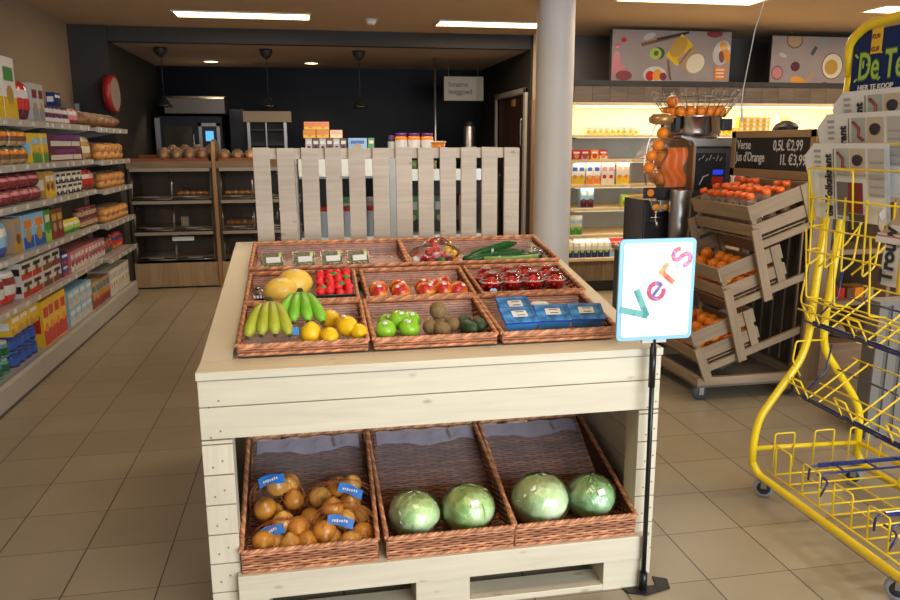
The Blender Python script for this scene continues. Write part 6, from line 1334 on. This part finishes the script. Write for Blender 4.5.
# ------------------------------------------------------------------ shopper behind the chalkboard
def skin(name, joints, edges, m, parent, sub=2):
    me = bpy.data.meshes.new(name); me.from_pydata([j_[0] for j_ in joints], edges, []); o = bpy.data.objects.new(name, me); COL.objects.link(o)
    o.modifiers.new('skin', 'SKIN'); me.skin_vertices or None
    sv = me.skin_vertices[0].data if me.skin_vertices else None
    if sv is None:
        bpy.context.view_layer.objects.active = o
    for v, j_ in zip(me.skin_vertices[0].data, joints): v.radius = (j_[1], j_[2] if len(j_) > 2 else j_[1])
    me.skin_vertices[0].data[0].use_root = True
    s_ = o.modifiers.new('smooth', 'SUBSURF'); s_.levels = sub; s_.render_levels = sub; me.materials.append(m); o.parent = parent; return o
pr = thing('person', 'person with short dark hair standing behind the chalkboard, only hair showing', 'person', (4.06, 6.0, 0))
J = [((0, 0, .93), .135, .10), ((0, 0, 1.12), .120, .09), ((0, 0, 1.32), .150, .10), ((0, 0, 1.43), .09, .07), ((0, -.01, 1.50), .050, .055), ((0, -.02, 1.57), .062, .075), ((0, -.015, 1.66), .070, .085)]
Ed = [(0, 1), (1, 2), (2, 3), (3, 4), (4, 5), (5, 6)]
def chain(start, pts):
    p_ = start
    for q_ in pts: J.append(q_); Ed.append((p_, len(J)-1)); p_ = len(J)-1
    return p_
for s_ in (-1, 1):
    chain(0, [((s_*.09, 0, .86), .085), ((s_*.10, .0, .50), .058), ((s_*.10, .01, .30), .048), ((s_*.10, .02, .09), .036), ((s_*.105, -.06, .045), .036), ((s_*.11, -.15, .03), .026)])
    h_ = chain(2, [((s_*.17, 0, 1.38), .052), ((s_*.20, .01, 1.10), .040), ((s_*.21, -.08, .92), .030), ((s_*.21, -.12, .86), .022), ((s_*.205, -.15, .81), .026, .014)])
    for f_ in range(4): chain(h_, [((s_*.205, -.135-.013*f_, .755+.006*abs(f_-1.5)), .0085), ((s_*.195, -.145-.010*f_, .715), .008)])
    chain(h_-1, [((s_*.185, -.165, .83), .010), ((s_*.175, -.19, .80), .009)])
try:
    sk = skin('body', J, Ed, mat('skin_tone', (.45, .26, .18), .5), pr)
except Exception as ex:
    print('skin fallback', ex)
part(MB().lathe([(.19, .88), (.165, 1.0), (.155, 1.15), (.19, 1.33), (.175, 1.42), (.075, 1.475)], (4.06, 6.0, 0), 28, caps=False, squash=(1, .70)), 'jacket', mat('dark_jacket', (.04, .045, .06), .8), pr)
for s_ in (-1, 1):
    part(MB().tube([(4.06+s_*.15, 6.0, 1.40), (4.06+s_*.20, 6.01, 1.12), (4.06+s_*.215, 5.93, .93)], [.068, .056, .042], 12), 'sleeve', mat('dark_jacket', (.04, .045, .06), .8), pr)
    part(MB().tube([(4.06+s_*.085, 6.0, .93), (4.06+s_*.10, 6.0, .52), (4.06+s_*.10, 6.02, .09)], [.105, .080, .062], 14), 'trouser_leg', mat('dark_jeans', (.02, .03, .07), .8), pr)
    part(MB().ell((4.06+s_*.105, 5.93, .04), (.045, .13, .04), 14, 8), 'shoe', C('black'), pr)
    part(MB().ell((4.06+s_*.078, 5.995, 1.625), (.012, .022, .032), 10, 8), 'ear', mat('skin_tone', (.45, .26, .18), .5), pr)
    part(MB().ell((4.06+s_*.030, 5.905, 1.645), (.013, .008, .007), 10, 6), 'eye', C('white'), pr)
part(MB().ell((4.06, 5.895, 1.615), (.012, .020, .022), 10, 8), 'nose', mat('skin_tone', (.45, .26, .18), .5), pr); part(MB().ell((4.06, 5.91, 1.575), (.024, .008, .007), 10, 6), 'mouth', mat('lip_tone', (.45, .12, .10), .5), pr)
part(MB().ell((4.055, 6.02, 1.670), (.105, .115, .085), 30, 20, fn=lambda d, th, p: (1+.03*math.sin(p*14+th*5)) if not (d.y < -.35 and d.z < .25) else .80), 'hair', mat('dark_hair', (.012, .008, .007), .5, bump=.8, bscale=90), pr)
part(MB().ell((4.165, 6.03, 1.645), (.035, .045, .04), 14, 10), 'hair_bun', mat('dark_hair', (.012, .008, .007), .5), pr)

# ------------------------------------------------------------------ camera, light
cam = bpy.data.cameras.new('camera'); co = bpy.data.objects.new('camera', cam); COL.objects.link(co); sc.camera = co
cam.sensor_width = 36; cam.lens = 755.8/900*36; cam.clip_start = .05; cam.clip_end = 60
p_, r_, y_ = R(11.673), R(-.195), R(-10.484)
F = Vector((-math.sin(y_)*math.cos(p_), math.cos(y_)*math.cos(p_), -math.sin(p_))); rt = Vector((math.cos(y_), math.sin(y_), 0)); up = rt.cross(F)
Rt = rt*math.cos(r_)+up*math.sin(r_); U = up*math.cos(r_)-rt*math.sin(r_)
co.matrix_world = Matrix(((Rt.x, U.x, -F.x, 0), (Rt.y, U.y, -F.y, 0), (Rt.z, U.z, -F.z, 1.5713), (0, 0, 0, 1)))
def area(name, loc, target, sx, sy, energy, col):
    l = bpy.data.lights.new(name, 'AREA'); l.shape = 'RECTANGLE'; l.size = sx; l.size_y = sy; l.energy = energy; l.color = col
    o = bpy.data.objects.new(name, l); COL.objects.link(o); o.location = loc; o.rotation_euler = (Vector(target)-Vector(loc)).to_track_quat('-Z', 'Y').to_euler(); return o
area('shop_front_daylight', (2.6, -2.2, 1.45), (1.3, 3, .5), 4.0, 2.4, 285, (.88, .94, 1.0))
w = bpy.data.worlds.new('sky'); sc.world = w; w.use_nodes = True
bg = w.node_tree.nodes['Background']; bg.inputs[0].default_value = (.62, .74, 1, 1); bg.inputs[1].default_value = .5
sc.view_settings.view_transform = 'Standard'; sc.view_settings.look = 'None'; sc.view_settings.gamma = 1; sc.view_settings.use_curve_mapping = False
sc.view_settings.exposure = 0
